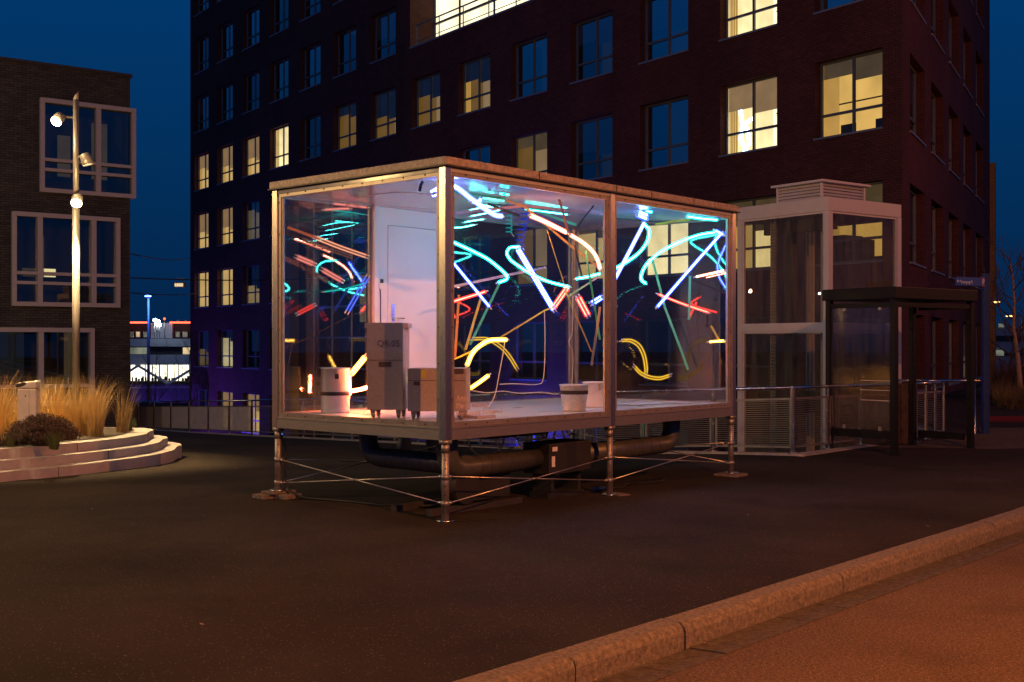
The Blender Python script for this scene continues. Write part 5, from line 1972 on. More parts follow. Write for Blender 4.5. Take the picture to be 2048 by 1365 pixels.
pl = thing('stone_planter', 'raised planter with three pale curved stone steps', 'planter', (-7, 16, GZ))
outl = []
for e, zt, zb, wdt in ((e1, z1, -0.35, 2.1), (e2, z2, -0.3, 1.8), (e3, z3, -0.3, 1.5)):
    ol = close_tier(e, wdt)
    outl.append(ol)
    m = MB()
    n = len(ol)
    top = [m.bm.verts.new(V((p.x, p.y, zt))) for p in ol]
    bot = [m.bm.verts.new(V((p.x, p.y, zb))) for p in ol]
    for i in range(n):
        m.bm.faces.new([bot[i], bot[(i + 1) % n], top[(i + 1) % n], top[i]])
    m.bm.faces.new(top)
    bmesh.ops.triangulate(m.bm, faces=[f for f in m.bm.faces if len(f.verts) > 4])
    st = obj('step', m, 'pale_concrete', pl)
    m = MB()          # joints between the stones
    cum = 0
    nxt = {0: 2.2, 1: 1.3, 2: 2.9}[len(outl) - 1]
    for i in range(len(e) * 5 - 6):
        a, b = ol[i], ol[i + 1]
        cum += (b - a).length
        if cum > nxt:
            nxt += 2.0
            nn = (b - a).normalized().cross(V((0, 0, 1)))
            m.bar(V((b.x, b.y, zb + .2)) + nn * 0.0, V((b.x, b.y, zt - .002)) + nn * 0.0, 0.006, 0.008, up=nn)
            m.bar(V((b.x, b.y, zt - .001)), V((b.x, b.y, zt - .001)) - nn * 0.4, 0.006, 0.006)
    obj('joints', m, 'far_dark', st)
# soil inside the top step
m = MB()
ctr = V((-9.5, 15.2, 0))
inner = []
for p in outl[2]:
    d = (ctr - p)
    inner.append(p + d.normalized() * 0.30)
m.ngon([V((p.x, p.y, z3 + 0.012)) for p in inner])
bmesh.ops.triangulate(m.bm, faces=m.bm.faces[:])
obj('soil', m, 'soil', pl)


def inside(p, poly):
    c = False
    j = len(poly) - 1
    for i in range(len(poly)):
        a, b = poly[i], poly[j]
        if (a.y > p.y) != (b.y > p.y) and p.x < (b.x - a.x) * (p.y - a.y) / (b.y - a.y) + a.x:
            c = not c
        j = i
    return c


def blade(m, base, h, lean, w, segs=4, droop=0.5):
    side = V((random.uniform(-1, 1), random.uniform(-1, 1), 0)).normalized() * (w / 2)
    prev = None
    for k in range(segs + 1):
        t = k / segs
        c = base + V((lean.x * t * t, lean.y * t * t, h * t * (1 - droop * 0.25 * t)))
        ww = side * (1 - t * 0.92)
        cur = (m.bm.verts.new(c - ww), m.bm.verts.new(c + ww))
        if prev:
            m.bm.faces.new([prev[0], prev[1], cur[1], cur[0]])
        prev = cur


random.seed(11)
m = MB()
n = 0
tufts = []
while len(tufts) < 210:
    p = V((random.uniform(-14, -5), random.uniform(12, 20.5), 0))
    if not inside(p, inner):
        continue
    px_ = 1024 + p.x / p.y * F
    # stand back from the front edge where the low plants are
    front = min((p - q).length for q in outl[2][:36])
    if front < 0.34 + (0.75 if px_ < 150 else 0):
        continue
    tufts.append((p, px_))
for p, px_ in tufts:
    if px_ > 200:
        hh = random.uniform(0.82, 1.28)
    else:
        hh = random.uniform(0.68, 1.05)
    for k in range(120):
        a = random.uniform(0, 6.28)
        rr = random.uniform(0, 0.10)
        b = V((p.x + math.cos(a) * rr, p.y + math.sin(a) * rr, z3))
        h = hh * random.uniform(0.45, 1.08)
        ln = V((math.cos(a), math.sin(a), 0)) * random.uniform(0.05, 0.30) * h + V((random.uniform(-0.05, 0.22), random.uniform(-.08, .08), 0)) * h
        blade(m, b, h, ln, random.uniform(0.004, 0.009))
struct('ornamental_grass', m, 'grass_dry', 'stuff')
# heather edge low along the step
m = MB()
for k in range(2600):
    i = random.randrange(4, 24)
    q = outl[2][i].lerp(outl[2][i + 1], random.random())
    d = (ctr - q).normalized()
    p = q + d * random.uniform(0.40, 0.75)
    if 1024 + p.x / p.y * F > 150 and random.random() < 0.75:
        continue
    b = V((p.x, p.y, z3))
    blade(m, b, random.uniform(0.04, 0.16), V((random.uniform(-.05, .05), random.uniform(-.05, .05), 0)), 0.018, 2)
struct('heather_ground_cover', m, 'heather', 'stuff')


def flower_dome(label, c, rx, ry, h, n, name='sedum_shrub'):
    t = thing(name, label, 'shrub', tuple(c))
    heads, stems = MB(), MB()
    for k in range(n):
        a = random.uniform(0, 6.28)
        u = random.random() ** 0.5
        x, y = math.cos(a) * u * rx, math.sin(a) * u * ry
        z = h * math.sqrt(max(0, 1 - u * u * 0.92)) * random.uniform(0.78, 1.05)
        tip = c + V((x, y, z))
        base = c + V((x * 0.25, y * 0.25, 0))
        stems.tube([base, base.lerp(tip, .6) + V((0, 0, .03)), tip], 0.0025, 3, cap=False)
        for j in range(16):
            o_ = V((random.gauss(0, .026), random.gauss(0, .026), random.gauss(0, .012)))
            s_ = random.uniform(0.006, 0.013)
            q = tip + o_
            u1 = V((random.uniform(-1, 1), random.uniform(-1, 1), random.uniform(-1, 1))).normalized() * s_
            u2 = V((random.uniform(-1, 1), random.uniform(-1, 1), random.uniform(-1, 1))).normalized() * s_
            heads.quad(q - u1, q - u2, q + u1, q + u2)
    obj('flower_heads', heads, 'sedum', t)
    obj('stems', stems, 'bark', t)
    return t


YS = 15.4
cs = P(85, 880, YS)
flower_dome('dark brown domed sedum bush in front of the litter bin', V((cs.x, cs.y, z3)), 0.46, 0.38, 0.40, 520)
m = MB()
for (x, y, Y) in ((105, 870, 14.9), (110, 878, 14.8), (22, 868, 15.2), (258, 857, 18.0)):
    q = P(x, y, Y)
    for k in range(110):
        a = random.uniform(0, 6.28)
        ln = V((math.cos(a), math.sin(a), 0)) * random.uniform(0.03, 0.13)
        blade(m, V((q.x, q.y, z3)) + ln * 0.3, random.uniform(0.12, 0.28), ln, 0.006, 3)
struct('green_grass_tufts', m, 'grass_green', 'stuff')

# litter bin
bY = 16.2
bp = P(58, 845, bY)
bn = thing('litter_bin', 'pale steel litter bin with an oval top opening, standing in dry grass', 'bin', (bp.x, bp.y, z3), R(8))
bn.scale = (0.78, 0.78, 1.0)
m = MB()
m.box((-0.155, -0.15, 0.0), (0.155, 0.15, 0.72))
b_ = obj('body', m, 'bin_metal', bn, bev=0.012, local=True)
m = MB()
n = 24
prof = []
for (sx_, zz_) in ((1, 0.723),):
    pass
base = [(-0.16, -0.155), (0.16, -0.155), (0.16, 0.155), (-0.16, 0.155)]
m.hexa([V((-0.16, -0.155, 0.724)), V((0.16, -0.155, 0.724)), V((0.16, 0.155, 0.724)), V((-0.16, 0.155, 0.724)), V((-0.15, -0.155, 0.80)), V((0.16, -0.155, 0.83)), V((0.16, 0.155, 0.83)), V((-0.15, 0.155, 0.80))])
obj('hood', m, 'bin_metal', bn, bev=0.02, local=True)
m = MB()
ring = [V((-0.10 + 0.095 * math.cos(a), -0.157, 0.775 + 0.028 * math.sin(a) + 0.02 * math.cos(a))) for a in [2 * math.pi * k / n for k in range(n)]]
ring2 = [V((q.x, q.y + 0.004, q.z)) for q in ring]
m.ngon(ring)
obj('opening', m, 'black_plastic', bn, local=True)
m = MB()
m.tube([V((-0.02, -0.153, 0.62)), V((-0.02, -0.149, 0.62))], 0.012, 10)
m.tube([V((0.153, 0.0, 0.6)), V((0.157, 0.0, 0.6))], 0.012, 10)
m.box((0.04, -0.1522, 0.01), (0.043, -0.1495, 0.71))
obj('lock', m, 'black_plastic', bn, local=True)

# ------------------------------------------------------------------ street lamp in the planter
lY = 18.2
lx = (152 - 1024) / F * lY
lamp = thing('street_lamp', 'tall grey lamp post with three spotlights rising from the dry grass', 'street lamp', (lx, lY, z3))
tz = lambda y: EYE - (y - HOR) / F * lY
m = MB()
m.tube([V((lx, lY, 0.2)), V((lx, lY, tz(405)))], 0.056, 20)
m.tube([V((lx, lY, tz(405))), V((lx, lY, tz(200)))], 0.043, 20)
topz = tz(176)
vs_ = [V((lx + 0.043 * math.cos(a), lY + 0.043 * math.sin(a), tz(200))) for a in [2 * math.pi * k / 16 for k in range(16)]]
vt_ = [V((q.x, q.y, tz(192) + (q.x - lx) / 0.043 * 0.06)) for q in vs_]
lo = [m.bm.verts.new(q) for q in vs_]
hi = [m.bm.verts.new(q) for q in vt_]
for k in range(16):
    m.bm.faces.new([lo[k], lo[(k + 1) % 16], hi[(k + 1) % 16], hi[k]])
m.bm.faces.new(hi)
obj('pole', m, 'pole_grey', lamp)


def spot_head(att, aim, lit, r=0.085):
    """bucket shaped spotlight at the end of a short arm"""
    aim = aim.normalized()
    c = att
    m = MB()
    body = [c - aim * 0.07, c - aim * 0.05, c - aim * 0.02, c + aim * 0.10]
    m.tube(body, r, 16, radii=[r * 0.55, r * 0.85, r, r * 1.02])
    m.tube([V((lx, lY, c.z + 0.01)), c - aim * 0.04], 0.018, 8)
    h = obj('spotlight', m, 'pole_grey', lamp)
    m = MB()
    m.tube([c + aim * 0.101, c + aim * 0.116], r * 0.92, 16)
    obj('lens', m, 'lamp_warm' if lit else 'white_plastic', h)
    return c + aim * 0.2


h1 = P(119, 236, lY - 0.05)
h2 = P(155, 398, lY - 0.17)
h3 = P(172, 316, lY - 0.05)
s1p = spot_head(h1, V((-0.25, -0.75, -0.75)), True)
s2p = spot_head(h2, V((0.10, -0.75, -0.8)), True)
spot_head(h3, V((0.25, 0.1, -0.95)), False)

# ------------------------------------------------------------------ blue lamp posts, floodlights, catenary lamp
bY = 60.0
bx = (297 - 1024) / F * bY
bl = thing('blue_lamp_post', 'slender lamp post glowing blue between the two buildings', 'street lamp', (bx, bY, -4.3))
m = MB()
m.tube([V((bx, bY, -4.3)), P(297, 597, bY)], 0.085, 12, radii=[0.1, 0.06])
obj('pole', m, 'pole_grey', bl)
hp = P(296, 590, bY)
m = MB()
m.lathe([(0.05, -0.12), (0.15, -0.05), (0.15, 0.02), (0.06, 0.06)], hp, 16)
obj('lamp_head', m, 'pole_grey', bl)
m = MB()
m.lathe([(0.15, -0.10), (0.16, -0.056), (0.152, -0.052)], hp, 16)
obj('lens', m, 'lamp_blue', bl)


def wire3(label, a, b, sag):
    m = MB()
    m.tube([a.lerp(b, i / 12) - V((0, 0, sag * 4 * (i / 12) * (1 - i / 12))) for i in range(13)], 0.022, 5)
    tag(obj('catenary_wire', m, 'wire_black'), label, 'wire', 'catenary wires between the buildings')


wa = P(258, 505, 37.5)
wb = P(560, 528, 58)
wire3('thin wire strung high between the two brick buildings', P(262, 508, 38.5), P(382, 517, 71), 0.15)
wire3('thin wire carrying the hanging lamp beside the tower', P(262, 556, 38.5), P(640, 556, 57), 0.1)
wire3('lowest thin wire between the buildings, under the hanging lamp', P(262, 586, 38.5), P(400, 586, 70), 0.1)
hl = thing('hanging_lamp', 'small square lamp hanging on wires beside the tower corner', 'lamp', tuple(P(360, 575, 45)))
m = MB()
c = P(360, 570, 45)
m.hexa([c + V((-.24, -.15, -.09)), c + V((.24, -.15, -.09)), c + V((.24, .15, -.09)), c + V((-.24, .15, -.09)), c + V((-.18, -.1, .08)), c + V((.18, -.1, .08)), c + V((.18, .1, .08)), c + V((-.18, .1, .08))])
m.bar(c + V((-.17, 0, .08)), c + V((-.15, 0, .24)), 0.02, 0.02)
m.bar(c + V((.17, 0, .08)), c + V((.15, 0, .24)), 0.02, 0.02)
m.bar(c + V((-.17, 0, .25)), c + V((.17, 0, .25)), 0.02, 0.02)
obj('housing', m, 'galvanised', hl)
m = MB()
for k in range(4):
    m.box((c.x - .16 + k * .082, c.y - .165, c.z - .07), (c.x - .09 + k * .082, c.y - .152, c.z + .05))
obj('lens', m, 'far_window_warm', hl)

for (u, v, lab) in ((56.0, 9.5, 'blue floodlight on the lower court aimed at the tower end'), (23.7, 11.4, 'blue floodlight on the lower court behind the glass box')):
    p = to_world(u, v)
    t = thing('floodlight', lab, 'floodlight', (p.x, p.y, -4.3), R(-54), 'blue floodlights in the lower court')
    m = MB()
    m.box((-0.2, -0.08, 0.12), (0.2, 0.08, 0.42))
    m.box((-0.24, -0.03, 0.0), (-0.205, 0.03, 0.3))
    m.box((0.205, -0.03, 0.0), (0.24, 0.03, 0.3))
    obj('housing', m, 'black_plastic', t, local=True)
    m = MB()
    m.box((-0.17, 0.081, 0.15), (0.17, 0.09, 0.39))
    obj('lens', m, 'lamp_blue', t, local=True)
    ld = bpy.data.lights.new('blue_light', 'POINT' if u > 30 else 'SPOT')
    ld.energy = 1000 if u > 30 else 5000
    ld.color = (0.16, 0.06, 1.0)
    ld.shadow_soft_size = 0.3
    lo_ = bpy.data.objects.new('blue_light', ld)
    C.objects.link(lo_)
    lo_.parent = t
    lo_.location = (0, 0.2, 1.3 if u > 30 else 0.6)
    if u < 30:
        ld.spot_size = R(100)
        ld.spot_blend = 1.0
        ld.color = (0.03, 0.05, 1.0)
        lo_.rotation_euler = (R(90 + 42), 0, 0)

# ------------------------------------------------------------------ far building with the red neon line
fD = 95.0
far = thing('far_office', 'distant low office with a red neon roof line and lit ground floor', 'building', tuple(V((P(318, 700, fD).x, fD, -4.3))))


def fbox(m, x0, x1, y0, y1, dy=0.0, th=6.0, mi=0):
    a, b = P(x0, y1, fD), P(x1, y0, fD)
    m.box((a.x, fD + dy, a.z), (b.x, fD + dy + th, b.z), mi=mi)
    return m


m = MB()
fbox(m, 200, 420, 648, 678, 0.6)
obj('wall', m, 'brown_brick', far)
m = MB()
fbox(m, 200, 420, 678, 693.5)
fbox(m, 200, 420, 710, 730)
fbox(m, 300, 343, 646, 677, 0.2)
obj('cladding', m, 'far_panel', far)
m = MB()
fbox(m, 200, 420, 693.5, 710, 0.5)
fbox(m, 200, 420, 763, 880, 0.2)
obj('dark_band', m, 'far_dark', far)
for x0, x1, mt in ((257, 263, 'far_window_dim'), (269, 276, 'far_window_warm'), (284, 291, 'far_window_dim'), (349, 356, 'far_window_dim'), (363, 371, 'far_window_dim')):
    m = fbox(MB(), x0, x1, 664, 674, 0.45, 0.12)
    w = obj('window', m, mt, far)
    m = MB()
    fbox(m, x0 - 0.8, x0, 663, 675, 0.4, 0.15)
    fbox(m, x1, x1 + 0.8, 663, 675, 0.4, 0.15)
    fbox(m, x0, x1, 674, 675, 0.4, 0.15)
    obj('frame', m, 'white_frame', w)
m = MB()
fbox(m, 256, 290, 695.5, 709, 0.4, 0.08)
obj('window_strip', m, 'far_window_dim', far)
m = MB()
fbox(m, 363, 380, 695.5, 709, 0.4, 0.08)
obj('window_strip', m, 'far_window_warm', far)
m = MB()
fbox(m, 200, 420, 730.5, 762.5, 0.3, 0.1)
lw_ = obj('lit_ground_floor', m, 'far_window_white', far)
m = MB()
x = 258
while x < 380:
    fbox(m, x, x + random.uniform(0.6, 2.2), 730.5, 762.5, 0.18, 0.1)
    x += random.choice((7, 9, 14, 16))
for k in range(26):
    x = random.uniform(256, 378)
    fbox(m, x, x + random.uniform(1.5, 6), random.uniform(752, 758), 762.5, 0.22, 0.06)
obj('mullion', m, 'far_dark', lw_)
m = MB()
for a, b in (((240, 757), (276, 733)), ((276, 733), (336, 769)), ((336, 769), (385, 739))):
    m.bar(P(*a, fD - 0.6), P(*b, fD - 0.6), 0.12, 0.12)
    m.bar(P(a[0], a[1] - 3, fD - 0.6), P(b[0], b[1] - 3, fD - 0.6), 0.08, 0.08)
m.bar(P(271, 732, fD - 0.7), P(281, 732, fD - 0.7), 0.2, 0.3)
m.bar(P(240, 776, fD - 0.9), P(390, 775, fD - 0.9), 0.1, 0.1)
obj('truss', m, 'far_truss', far)
m = MB()
for a, b in ((200, 296.5), (340, 420)):
    m.bar(P(a, 645.5, fD), P(b, 645.5, fD), 0.12, 0.13)
obj('neon_line', m, 'far_neon_red', far)
m = MB()
for a in (349, 364):
    q = [P(a, 644, fD + 2), P(a + 7, 640, fD + 2), P(a + 14, 644, fD + 2)]
    m.ngon(q)
    m.ngon([p + V((0, 2, 0)) for p in q])
    m.quad(q[0], q[1], q[1] + V((0, 2, 0)), q[0] + V((0, 2, 0)))
    m.quad(q[1], q[2], q[2] + V((0, 2, 0)), q[1] + V((0, 2, 0)))
obj('roof_light', m, 'far_panel', far)
fm_ = thing('floodlight_mast', 'cluster of dazzling white floodlights on masts by the far office', 'floodlight', tuple(P(314, 676, fD - 2)))
m = MB()
for x in (309, 314, 319):
    m.tube([P(x, 676, fD - 2), P(x, 648, fD - 2)], 0.035, 6)
obj('mast', m, 'pole_grey', fm_)
m = MB()
for x, y in ((310, 641), (313, 648), (317, 644), (319, 650)):
    m.ball(P(x, y, fD - 2.2), 0.14, 2)
obj('lamps', m, 'flood_white', fm_)
rm = thing('aircraft_light', 'thin mast with a small red light by the far office', 'lamp', tuple(P(329, 676, fD - 2)))
m = MB()
m.tube([P(329, 678, fD - 2), P(329, 640, fD - 2)], 0.035, 6)
obj('mast', m, 'pole_grey', rm)
m = MB()
m.ball(P(329, 638, fD - 2), 0.09, 2)
obj('lamp', m, 'far_neon_red', rm)
m = MB()
for i in range(60):
    x = 240 + i * 2.6
    m.bar(P(x, 770, 70), P(x, 806, 70), 0.03, 0.03)
m.bar(P(236, 771, 70), P(396, 771, 70), 0.04, 0.04)
m.bar(P(236, 803, 70), P(396, 803, 70), 0.04, 0.04)
tag(obj('bar_fence', m, 'far_dark'), 'dark vertical bar fence below the far office windows', 'fence')

# ------------------------------------------------------------------ right background
rg = thing('far_grey_building', 'distant grey blue building behind the bare tree', 'building', tuple(V((P(2030, 700, 85).x, 85, 0))))
m = MB()
a, b = P(1955, 757, 85), P(2140, 655, 85)
m.box((a.x, 85, -1), (b.x, 95, b.z))
a, b = P(1990, 757, 86), P(2140, 640, 86)
obj('wall', m, 'far_panel', rg)
m = MB()
for y0, y1 in ((672, 683), (706, 712)):
    a, b = P(1955, y1, 84.9), P(2140, y0, 84.9)
    m.box((a.x, 84.9, a.z), (b.x, 84.99, b.z))
obj('dark_band', m, 'far_dark', rg)
for x0, x1, y0, y1 in ((1998, 2008, 648, 655), (1991, 2008, 701, 712)):
    a, b = P(x0, y1, 84.8), P(x1, y0, 84.8)
    m = MB()
    m.box((a.x, 84.8, a.z), (b.x, 84.89, b.z))
    obj('window', m, 'far_window_dim', rg)
m = MB()
a, b = P(1950, 800, 60), P(2200, 757, 60)
m.box((a.x, 60, -0.5), (b.x, 60.4, b.z))
tag(obj('garden_wall', m, 'edge_concrete'), 'low pale wall behind the bare tree and dry grass', 'wall')


def bare_tree(label, base, h, seed, trunk_r, mat='bark', lean=V((0, 0, 0)), n_main=9, spread=0.5, low=0.25, detail=3):
    random.seed(seed)
    t = thing('bare_tree', label, 'tree', tuple(base))
    tr, cr = MB(), MB()
    top = base + V((0, 0, h)) + lean
    pts = [base.lerp(top, i / 6) + V((random.uniform(-1, 1), random.uniform(-1, 1), 0)) * h * 0.012 * (0 < i < 6) for i in range(7)]
    tr.tube(pts, trunk_r, 8, radii=[trunk_r * (1 - 0.85 * i / 6) for i in range(7)])

    def branch(p, d, L, r, lev):
        q = [p]
        dd = d.copy()
        for k in range(4):
            dd = (dd + V((random.uniform(-.22, .22), random.uniform(-.22, .22), random.uniform(-.04, .22)))).normalized()
            q.append(q[-1] + dd * L / 4)
        cr.tube(q, r, 4 if lev > 1 else 5, cap=False, radii=[max(r * (1 - 0.8 * i / 4), 0.003) for i in range(5)])
        if lev < detail:
            for k in range(4 if lev == 1 else 3):
                i = random.randint(1, 4)
                nd = (dd + V((random.uniform(-.9, .9), random.uniform(-.9, .9), random.uniform(-.3, .6)))).normalized()
                branch(q[i], nd, L * random.uniform(0.4, 0.62), r * 0.5, lev + 1)
    for k in range(n_main):
        f = low + (1 - low) * (k + random.random() * .6) / n_main
        f = min(f, 0.97)
        i = min(5, int(f * 6))
        p = pts[i].lerp(pts[i + 1], f * 6 - i)
        a = k * 2.4 + random.uniform(-.4, .4)
        d = V((math.cos(a), math.sin(a), random.uniform(0.45, 1.0))).normalized()
        branch(p, d, h * spread * (1.1 - f * 0.65), trunk_r * 0.45 * (1.1 - f * .7), 1)
    obj('trunk', tr, mat, t)
    obj('crown', cr, 'bark' if mat == 'bark_pale' else mat, t)
    return t


bt = P(2042, 790, 34)
bare_tree('bare winter tree with a pale trunk behind the signpost', V((bt.x, bt.y, 0)), 4.2, 5, 0.09, 'bark_pale', V((-0.35, 0, 0)), 15, 0.42, 0.2, 4)
bt = P(2000, 790, 38)
bare_tree('smaller bare tree beside the orange lit tower end', V((bt.x + 1.6, bt.y + 3, 0)), 3.4, 8, 0.06, 'bark', V((0.2, 0, 0)), 12, 0.45, 0.15, 3)
bt = P(304, 850, 52)
bare_tree('thin leafless sapling beside the blue lamp post', V((bt.x, bt.y, -4.3)), 5.8, 12, 0.055, 'bark', V((0.2, 0, 0)), 10, 0.28, 0.35, 3)
bt = P(378, 850, 48)
bare_tree('thin leafless sapling against the blue lit tower corner', V((bt.x, bt.y, -4.3)), 6.2, 21, 0.06, 'bark', V((0.1, 0, 0)), 14, 0.28, 0.3, 3)

random.seed(5)
m = MB()
for k in range(26):
    x = random.uniform(1990, 2080)
    Y = random.uniform(29, 33)
    q = V(((x - 1024) / F * Y, Y, 0))
    hh = random.uniform(0.4, 0.9)
    for j in range(70):
        a = random.uniform(0, 6.28)
        ln = V((math.cos(a), math.sin(a), 0)) * random.uniform(0.05, 0.4) * hh
        blade(m, q + ln * 0.25, hh * random.uniform(.5, 1), ln, 0.012, 3)
struct('roadside_grass', m, 'grass_dark', 'stuff')
m = MB()
for k in range(1500):
    x = random.uniform(1985, 2110)
    Y = random.uniform(34, 37)
    q = V(((x - 1024) / F * Y, Y, 0))
    ln = V((random.uniform(-.25, .25), random.uniform(-.2, .2), 0))
    blade(m, q, random.uniform(0.6, 1.5), ln, 0.02, 3)
struct('undergrowth', m, 'heather', 'stuff')
for (x, y, Y, lab, nm) in ((2024, 633, 62, 'far street lamp with an orange head behind the bare tree', 'street_lamp'),):
    q = P(x, y, Y)
    t = thing(nm, lab, 'street lamp', (q.x + 0.5, q.y, 0))
    m = MB()
    m.tube([V((q.x + 0.55, q.y, 0)), V((q.x + 0.55, q.y, q.z + 0.02))], 0.05, 8)
    m.tube([V((q.x + 0.55, q.y, q.z + 0.02)), V((q.x - 0.1, q.y, q.z + 0.06))], 0.025, 8)
    obj('pole', m, 'pole_grey', t)
    m = MB()
    m.box((q.x - 0.28, q.y - 0.12, q.z - 0.02), (q.x + 0.1, q.y + 0.12, q.z + 0.03))
    obj('lamp_head', m, 'lamp_orange', t)
q = P(1991, 605, 46)
t = thing('wall_lamp', 'small orange wall lamp on the tower end pier', 'lamp', tuple(q))
m = MB()
m.box((q.x - 0.05, q.y - 0.1, q.z - 0.02), (q.x + 0.13, q.y + 0.1, q.z + 0.03))
obj('lens', m, 'lamp_orange', t)
m = MB()
m.bar(q + V((-0.35, 0.1, -0.02)), q + V((-0.05, 0, 0.0)), 0.05, 0.05)
obj('arm', m, 'pole_grey', t)


# ------------------------------------------------------------------ bicycles and scooter parked behind the pavilion
def bicycle(label, loc, rot, src=None):
    if src is not None:
        r = src.copy()
        C.objects.link(r)
        r.location, r.rotation_euler = loc, (0, 0, rot)
        r['label'] = label
        for ch in src.children:
            c_ = ch.copy()
            C.objects.link(c_)
            c_.parent = r
            for g in ch.children:
                d_ = g.copy()
                C.objects.link(d_)
                d_.parent = c_
        return r
    t = thing('bicycle', label, 'bicycle', loc, rot, 'bicycles parked by the railing')
    for x in (-0.52, 0.52):
        m = MB()
        c = V((x, 0, 0.335))
        rim = [c + V((math.cos(a) * 0.32, 0, math.sin(a) * 0.32)) for a in [2 * math.pi * k / 28 for k in range(29)]]
        m.tube(rim, 0.018, 6, cap=False)
        w = obj('wheel', m, 'black_plastic', t, local=True)
        m = MB()
        for k in range(18):
            a = 2 * math.pi * k / 18
            m.tube([c + V((0, 0.015 * (-1) ** k, 0)), c + V((math.cos(a) * 0.31, 0, math.sin(a) * 0.31))], 0.0016, 3, cap=False)
        obj('spokes', m, 'stainless', w, local=True)
    m = MB()
    bb_, st_, hd, ra, fa = V((-0.05, 0, 0.30)), V((-0.2, 0, 0.80)), V((0.36, 0, 0.82)), V((-0.52, 0, 0.335)), V((0.52, 0, 0.335))
    for a, b in ((bb_, st_), (bb_, hd), (st_ + V((0.03, 0, -0.08)), hd), (ra, bb_), (ra, st_ + V((0.02, 0, -0.06))), (hd, fa), (hd, hd + V((-0.03, 0, 0.2)))):
        m.tube([a, b], 0.016, 8)
    m.tube([hd + V((-0.03, -0.28, 0.16)), hd + V((-0.0, -0.1, 0.2)), hd + V((0.0, 0.1, 0.2)), hd + V((-0.03, 0.28, 0.16))], 0.012, 8)
    obj('frame', m, 'black_plastic', t, local=True)
    m = MB()
    m.tube([st_, st_ + V((-0.03, 0, 0.1))], 0.012, 8)
    m.hexa([V((-0.36, -0.08, 0.90)), V((-0.08, -0.025, 0.90)), V((-0.08, 0.025, 0.90)), V((-0.36, 0.08, 0.90)), V((-0.36, -0.08, 0.945)), V((-0.08, -0.02, 0.94)), V((-0.08, 0.02, 0.94)), V((-0.36, 0.08, 0.945))])
    obj('saddle', m, 'black_fabric', t, local=True)
    return t


def gpos(x, Y):
    X = (x - 1024) / F * Y
    return (X, Y, ground_z(X, Y))


bk = bicycle('black bicycle whose wheel shows below the glass box beside the fan', gpos(1030, 18.6), math.atan2(E.y, E.x) + R(30))
bicycle('black bicycle parked nearer the middle foot of the glass box', gpos(1085, 18.0), math.atan2(E.y, E.x) + R(24), bk)
sc = thing('electric_scooter', 'parked scooter with a glowing green light under the glass box', 'scooter', gpos(836, 20.0), R(70))
for x in (-0.55, 0.6):
    m = MB()
    m.tube([V((x, -0.04, 0.2)), V((x, 0.04, 0.2))], 0.2, 20)
    w = obj('wheel', m, 'black_plastic', sc, local=True)
m = MB()
m.tube([V((0.6, 0, 0.2)), V((0.42, 0, 0.85))], 0.03, 8)
m.tube([V((0.42, -0.3, 0.95)), V((0.42, 0.3, 0.95))], 0.015, 8)
m.hexa([V((-0.3, -0.14, 0.28)), V((0.35, -0.14, 0.28)), V((0.35, 0.14, 0.28)), V((-0.3, 0.14, 0.28)), V((-0.3, -0.12, 0.34)), V((0.42, -0.15, 0.34)), V((0.42, 0.15, 0.34)), V((-0.3, 0.12, 0.34))])
m.hexa([V((-0.75, -0.13, 0.42)), V((-0.15, -0.13, 0.36)), V((-0.15, 0.13, 0.36)), V((-0.75, 0.13, 0.42)), V((-0.8, -0.1, 0.66)), V((-0.12, -0.1, 0.62)), V((-0.12, 0.1, 0.62)), V((-0.8, 0.1, 0.66))])
m.hexa([V((0.36, -0.15, 0.36)), V((0.5, -0.1, 0.36)), V((0.5, 0.1, 0.36)), V((0.36, 0.15, 0.36)), V((0.36, -0.15, 0.85)), V((0.45, -0.1, 0.85)), V((0.45, 0.1, 0.85)), V((0.36, 0.15, 0.85))])
obj('body', m, 'fan_housing', sc, bev=0.02, local=True)
m = MB()
m.box((-0.2, -0.146, 0.30), (0.3, -0.141, 0.325))
m.tube([V((-0.81, -0.06, 0.55)), V((-0.81, 0.06, 0.62))], 0.02, 8)
obj('light', m, 'green_led', sc, local=True)

# fallen leaves and grit along the kerb and over the plaza
random.seed(31)
m = MB()
for k in range(92):
    if k < 70:
        s_ = random.uniform(0.5, 16)
        p = KB0 + PA * (s_ - 5) - PB * random.uniform(0.19, 0.24)
        z = zr + 0.006
    else:
        Y = random.uniform(6, 20)
        p = V((random.uniform(-0.4, 0.42) * Y, Y, 0))
        if kerb_side(p) < 0.05:
            continue
        z = ground_z(p.x, p.y) + 0.004
    a_ = random.uniform(0, 6.28)
    L = random.uniform(0.006, 0.02)
    d1, d2 = V((math.cos(a_), math.sin(a_), 0)) * L, V((-math.sin(a_), math.cos(a_), 0)) * L * 0.5
    q = V((p.x, p.y, z))
    m.quad(q - d1, q - d2 + V((0, 0, random.uniform(0, .006))), q + d1 + V((0, 0, random.uniform(0, .008))), q + d2 + V((0, 0, random.uniform(0, .006))))
struct('leaf_litter', m, 'bark_pale', 'stuff')

# ------------------------------------------------------------------ light
def light(kind, name, loc, energy, color, size=0.3, aim=None, angle=None, blend=0.6):
    ld = bpy.data.lights.new(name, kind)
    ld.energy = energy
    ld.color = color
    ld.shadow_soft_size = size
    if kind == 'SPOT':
        ld.spot_size = R(angle)
        ld.spot_blend = blend
    o = bpy.data.objects.new(name, ld)
    C.objects.link(o)
    o.location = loc
    if aim is not None:
        o.rotation_euler = (V(aim) - V(loc)).to_track_quat('-Z', 'Y').to_euler()
    return o


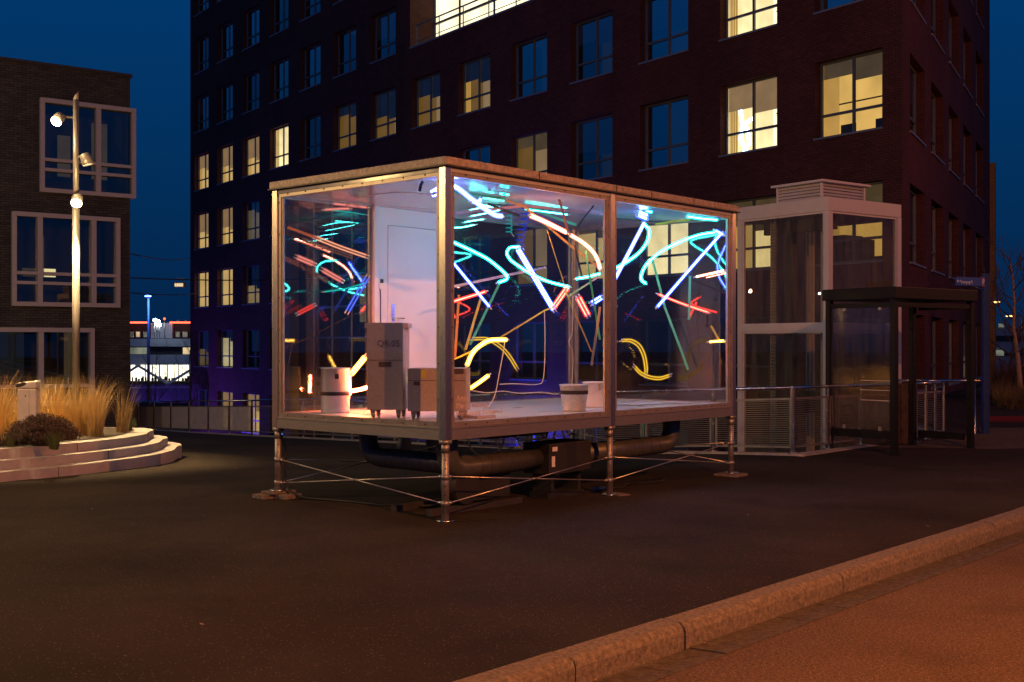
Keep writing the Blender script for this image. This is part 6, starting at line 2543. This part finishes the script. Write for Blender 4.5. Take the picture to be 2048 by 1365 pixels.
WARM = (1.0, 0.66, 0.30)
SOD = (1.0, 0.29, 0.05)
light('SPOT', 'planter_spot', s1p, 2600, WARM, 0.03, aim=(-8.2, 17.0, 0.3), angle=62)
light('POINT', 'planter_spill', s1p + V((-0.25, -0.35, 0)), 110, WARM, 0.02)
light('SPOT', 'planter_spot', s2p, 1500, WARM, 0.03, aim=(-6.7, 17.4, 0.3), angle=80)
light('POINT', 'planter_spill', s2p + V((0.15, -0.45, 0)), 90, WARM, 0.02)
light('POINT', 'street_light_warm', (-9.6, 11.2, 4.7), 1000, (1.0, 0.60, 0.22), 0.08)
light('POINT', 'street_light_sodium', (5.4, 2.6, 6.2), 3900, SOD, 0.05)
light('POINT', 'street_light_behind', (-5.0, -5.0, 8.0), 1500, (1.0, 0.46, 0.16), 0.05)
light('POINT', 'street_light_left', (-18.0, 24.0, 3.6), 560, (1.0, 0.62, 0.28), 0.05)
light('POINT', 'street_light_sodium', (24.0, 22.0, 8.0), 2200, SOD, 0.05)
light('POINT', 'blue_lamp_light', P(296, 590, bY - 0.35) + V((0, 0, -0.3)), 200, (0.04, 0.14, 1.0), 0.2)

# ------------------------------------------------------------------ sky
w = bpy.data.worlds.new('World')
scene.world = w
w.use_nodes = True
t = w.node_tree
t.nodes.clear()
out = t.nodes.new('ShaderNodeOutputWorld')
bg = t.nodes.new('ShaderNodeBackground')
tc = t.nodes.new('ShaderNodeTexCoord')
sep = t.nodes.new('ShaderNodeSeparateXYZ')
t.links.new(tc.outputs['Generated'], sep.inputs[0])
ramp = t.nodes.new('ShaderNodeValToRGB')
els = ramp.color_ramp.elements
els[0].position, els[0].color = 0.0, (0.0015, 0.016, 0.060, 1)
els[1].position, els[1].color = 1.0, (0.0004, 0.008, 0.030, 1)
e = els.new(0.12)
e.color = (0.0008, 0.026, 0.095, 1)
e = els.new(0.34)
e.color = (0.0004, 0.043, 0.165, 1)
e = els.new(0.48)
e.color = (0.0004, 0.034, 0.115, 1)
e = els.new(0.68)
e.color = (0.0004, 0.012, 0.042, 1)
t.links.new(sep.outputs['Z'], ramp.inputs['Fac'])
# after-glow of the set sun behind the camera
mr = t.nodes.new('ShaderNodeMapRange')
mr.inputs['From Min'].default_value = 0.2
mr.inputs['From Max'].default_value = -0.9
mr.inputs['To Min'].default_value = 1.0
mr.inputs['To Max'].default_value = 1.9
t.links.new(sep.outputs['Y'], mr.inputs['Value'])
t.links.new(mr.outputs[0], bg.inputs['Strength'])
t.links.new(ramp.outputs[0], bg.inputs['Color'])
t.links.new(bg.outputs[0], out.inputs[0])

# ------------------------------------------------------------------ camera and render
cd = bpy.data.cameras.new('Camera')
cam = bpy.data.objects.new('Camera', cd)
C.objects.link(cam)
cam.location = (0, 0, EYE)
cam.rotation_euler = (R(90), 0, 0)
cd.sensor_width = 36
cd.lens = F / 2048 * 36
cd.shift_y = (HOR - 682.5) / 2048
cd.clip_end = 3000
scene.camera = cam
scene.view_settings.view_transform = 'Standard'
scene.view_settings.look = 'None'
scene.view_settings.exposure = 0
scene.view_settings.gamma = 1
cy = scene.cycles
cy.max_bounces = 8
cy.diffuse_bounces = 3
cy.glossy_bounces = 5
cy.transparent_max_bounces = 48
cy.sample_clamp_indirect = 4.0
cy.sample_clamp_direct = 0
cy.caustics_reflective = False
cy.caustics_refractive = False
cy.use_denoising = True
cy.use_light_tree = True
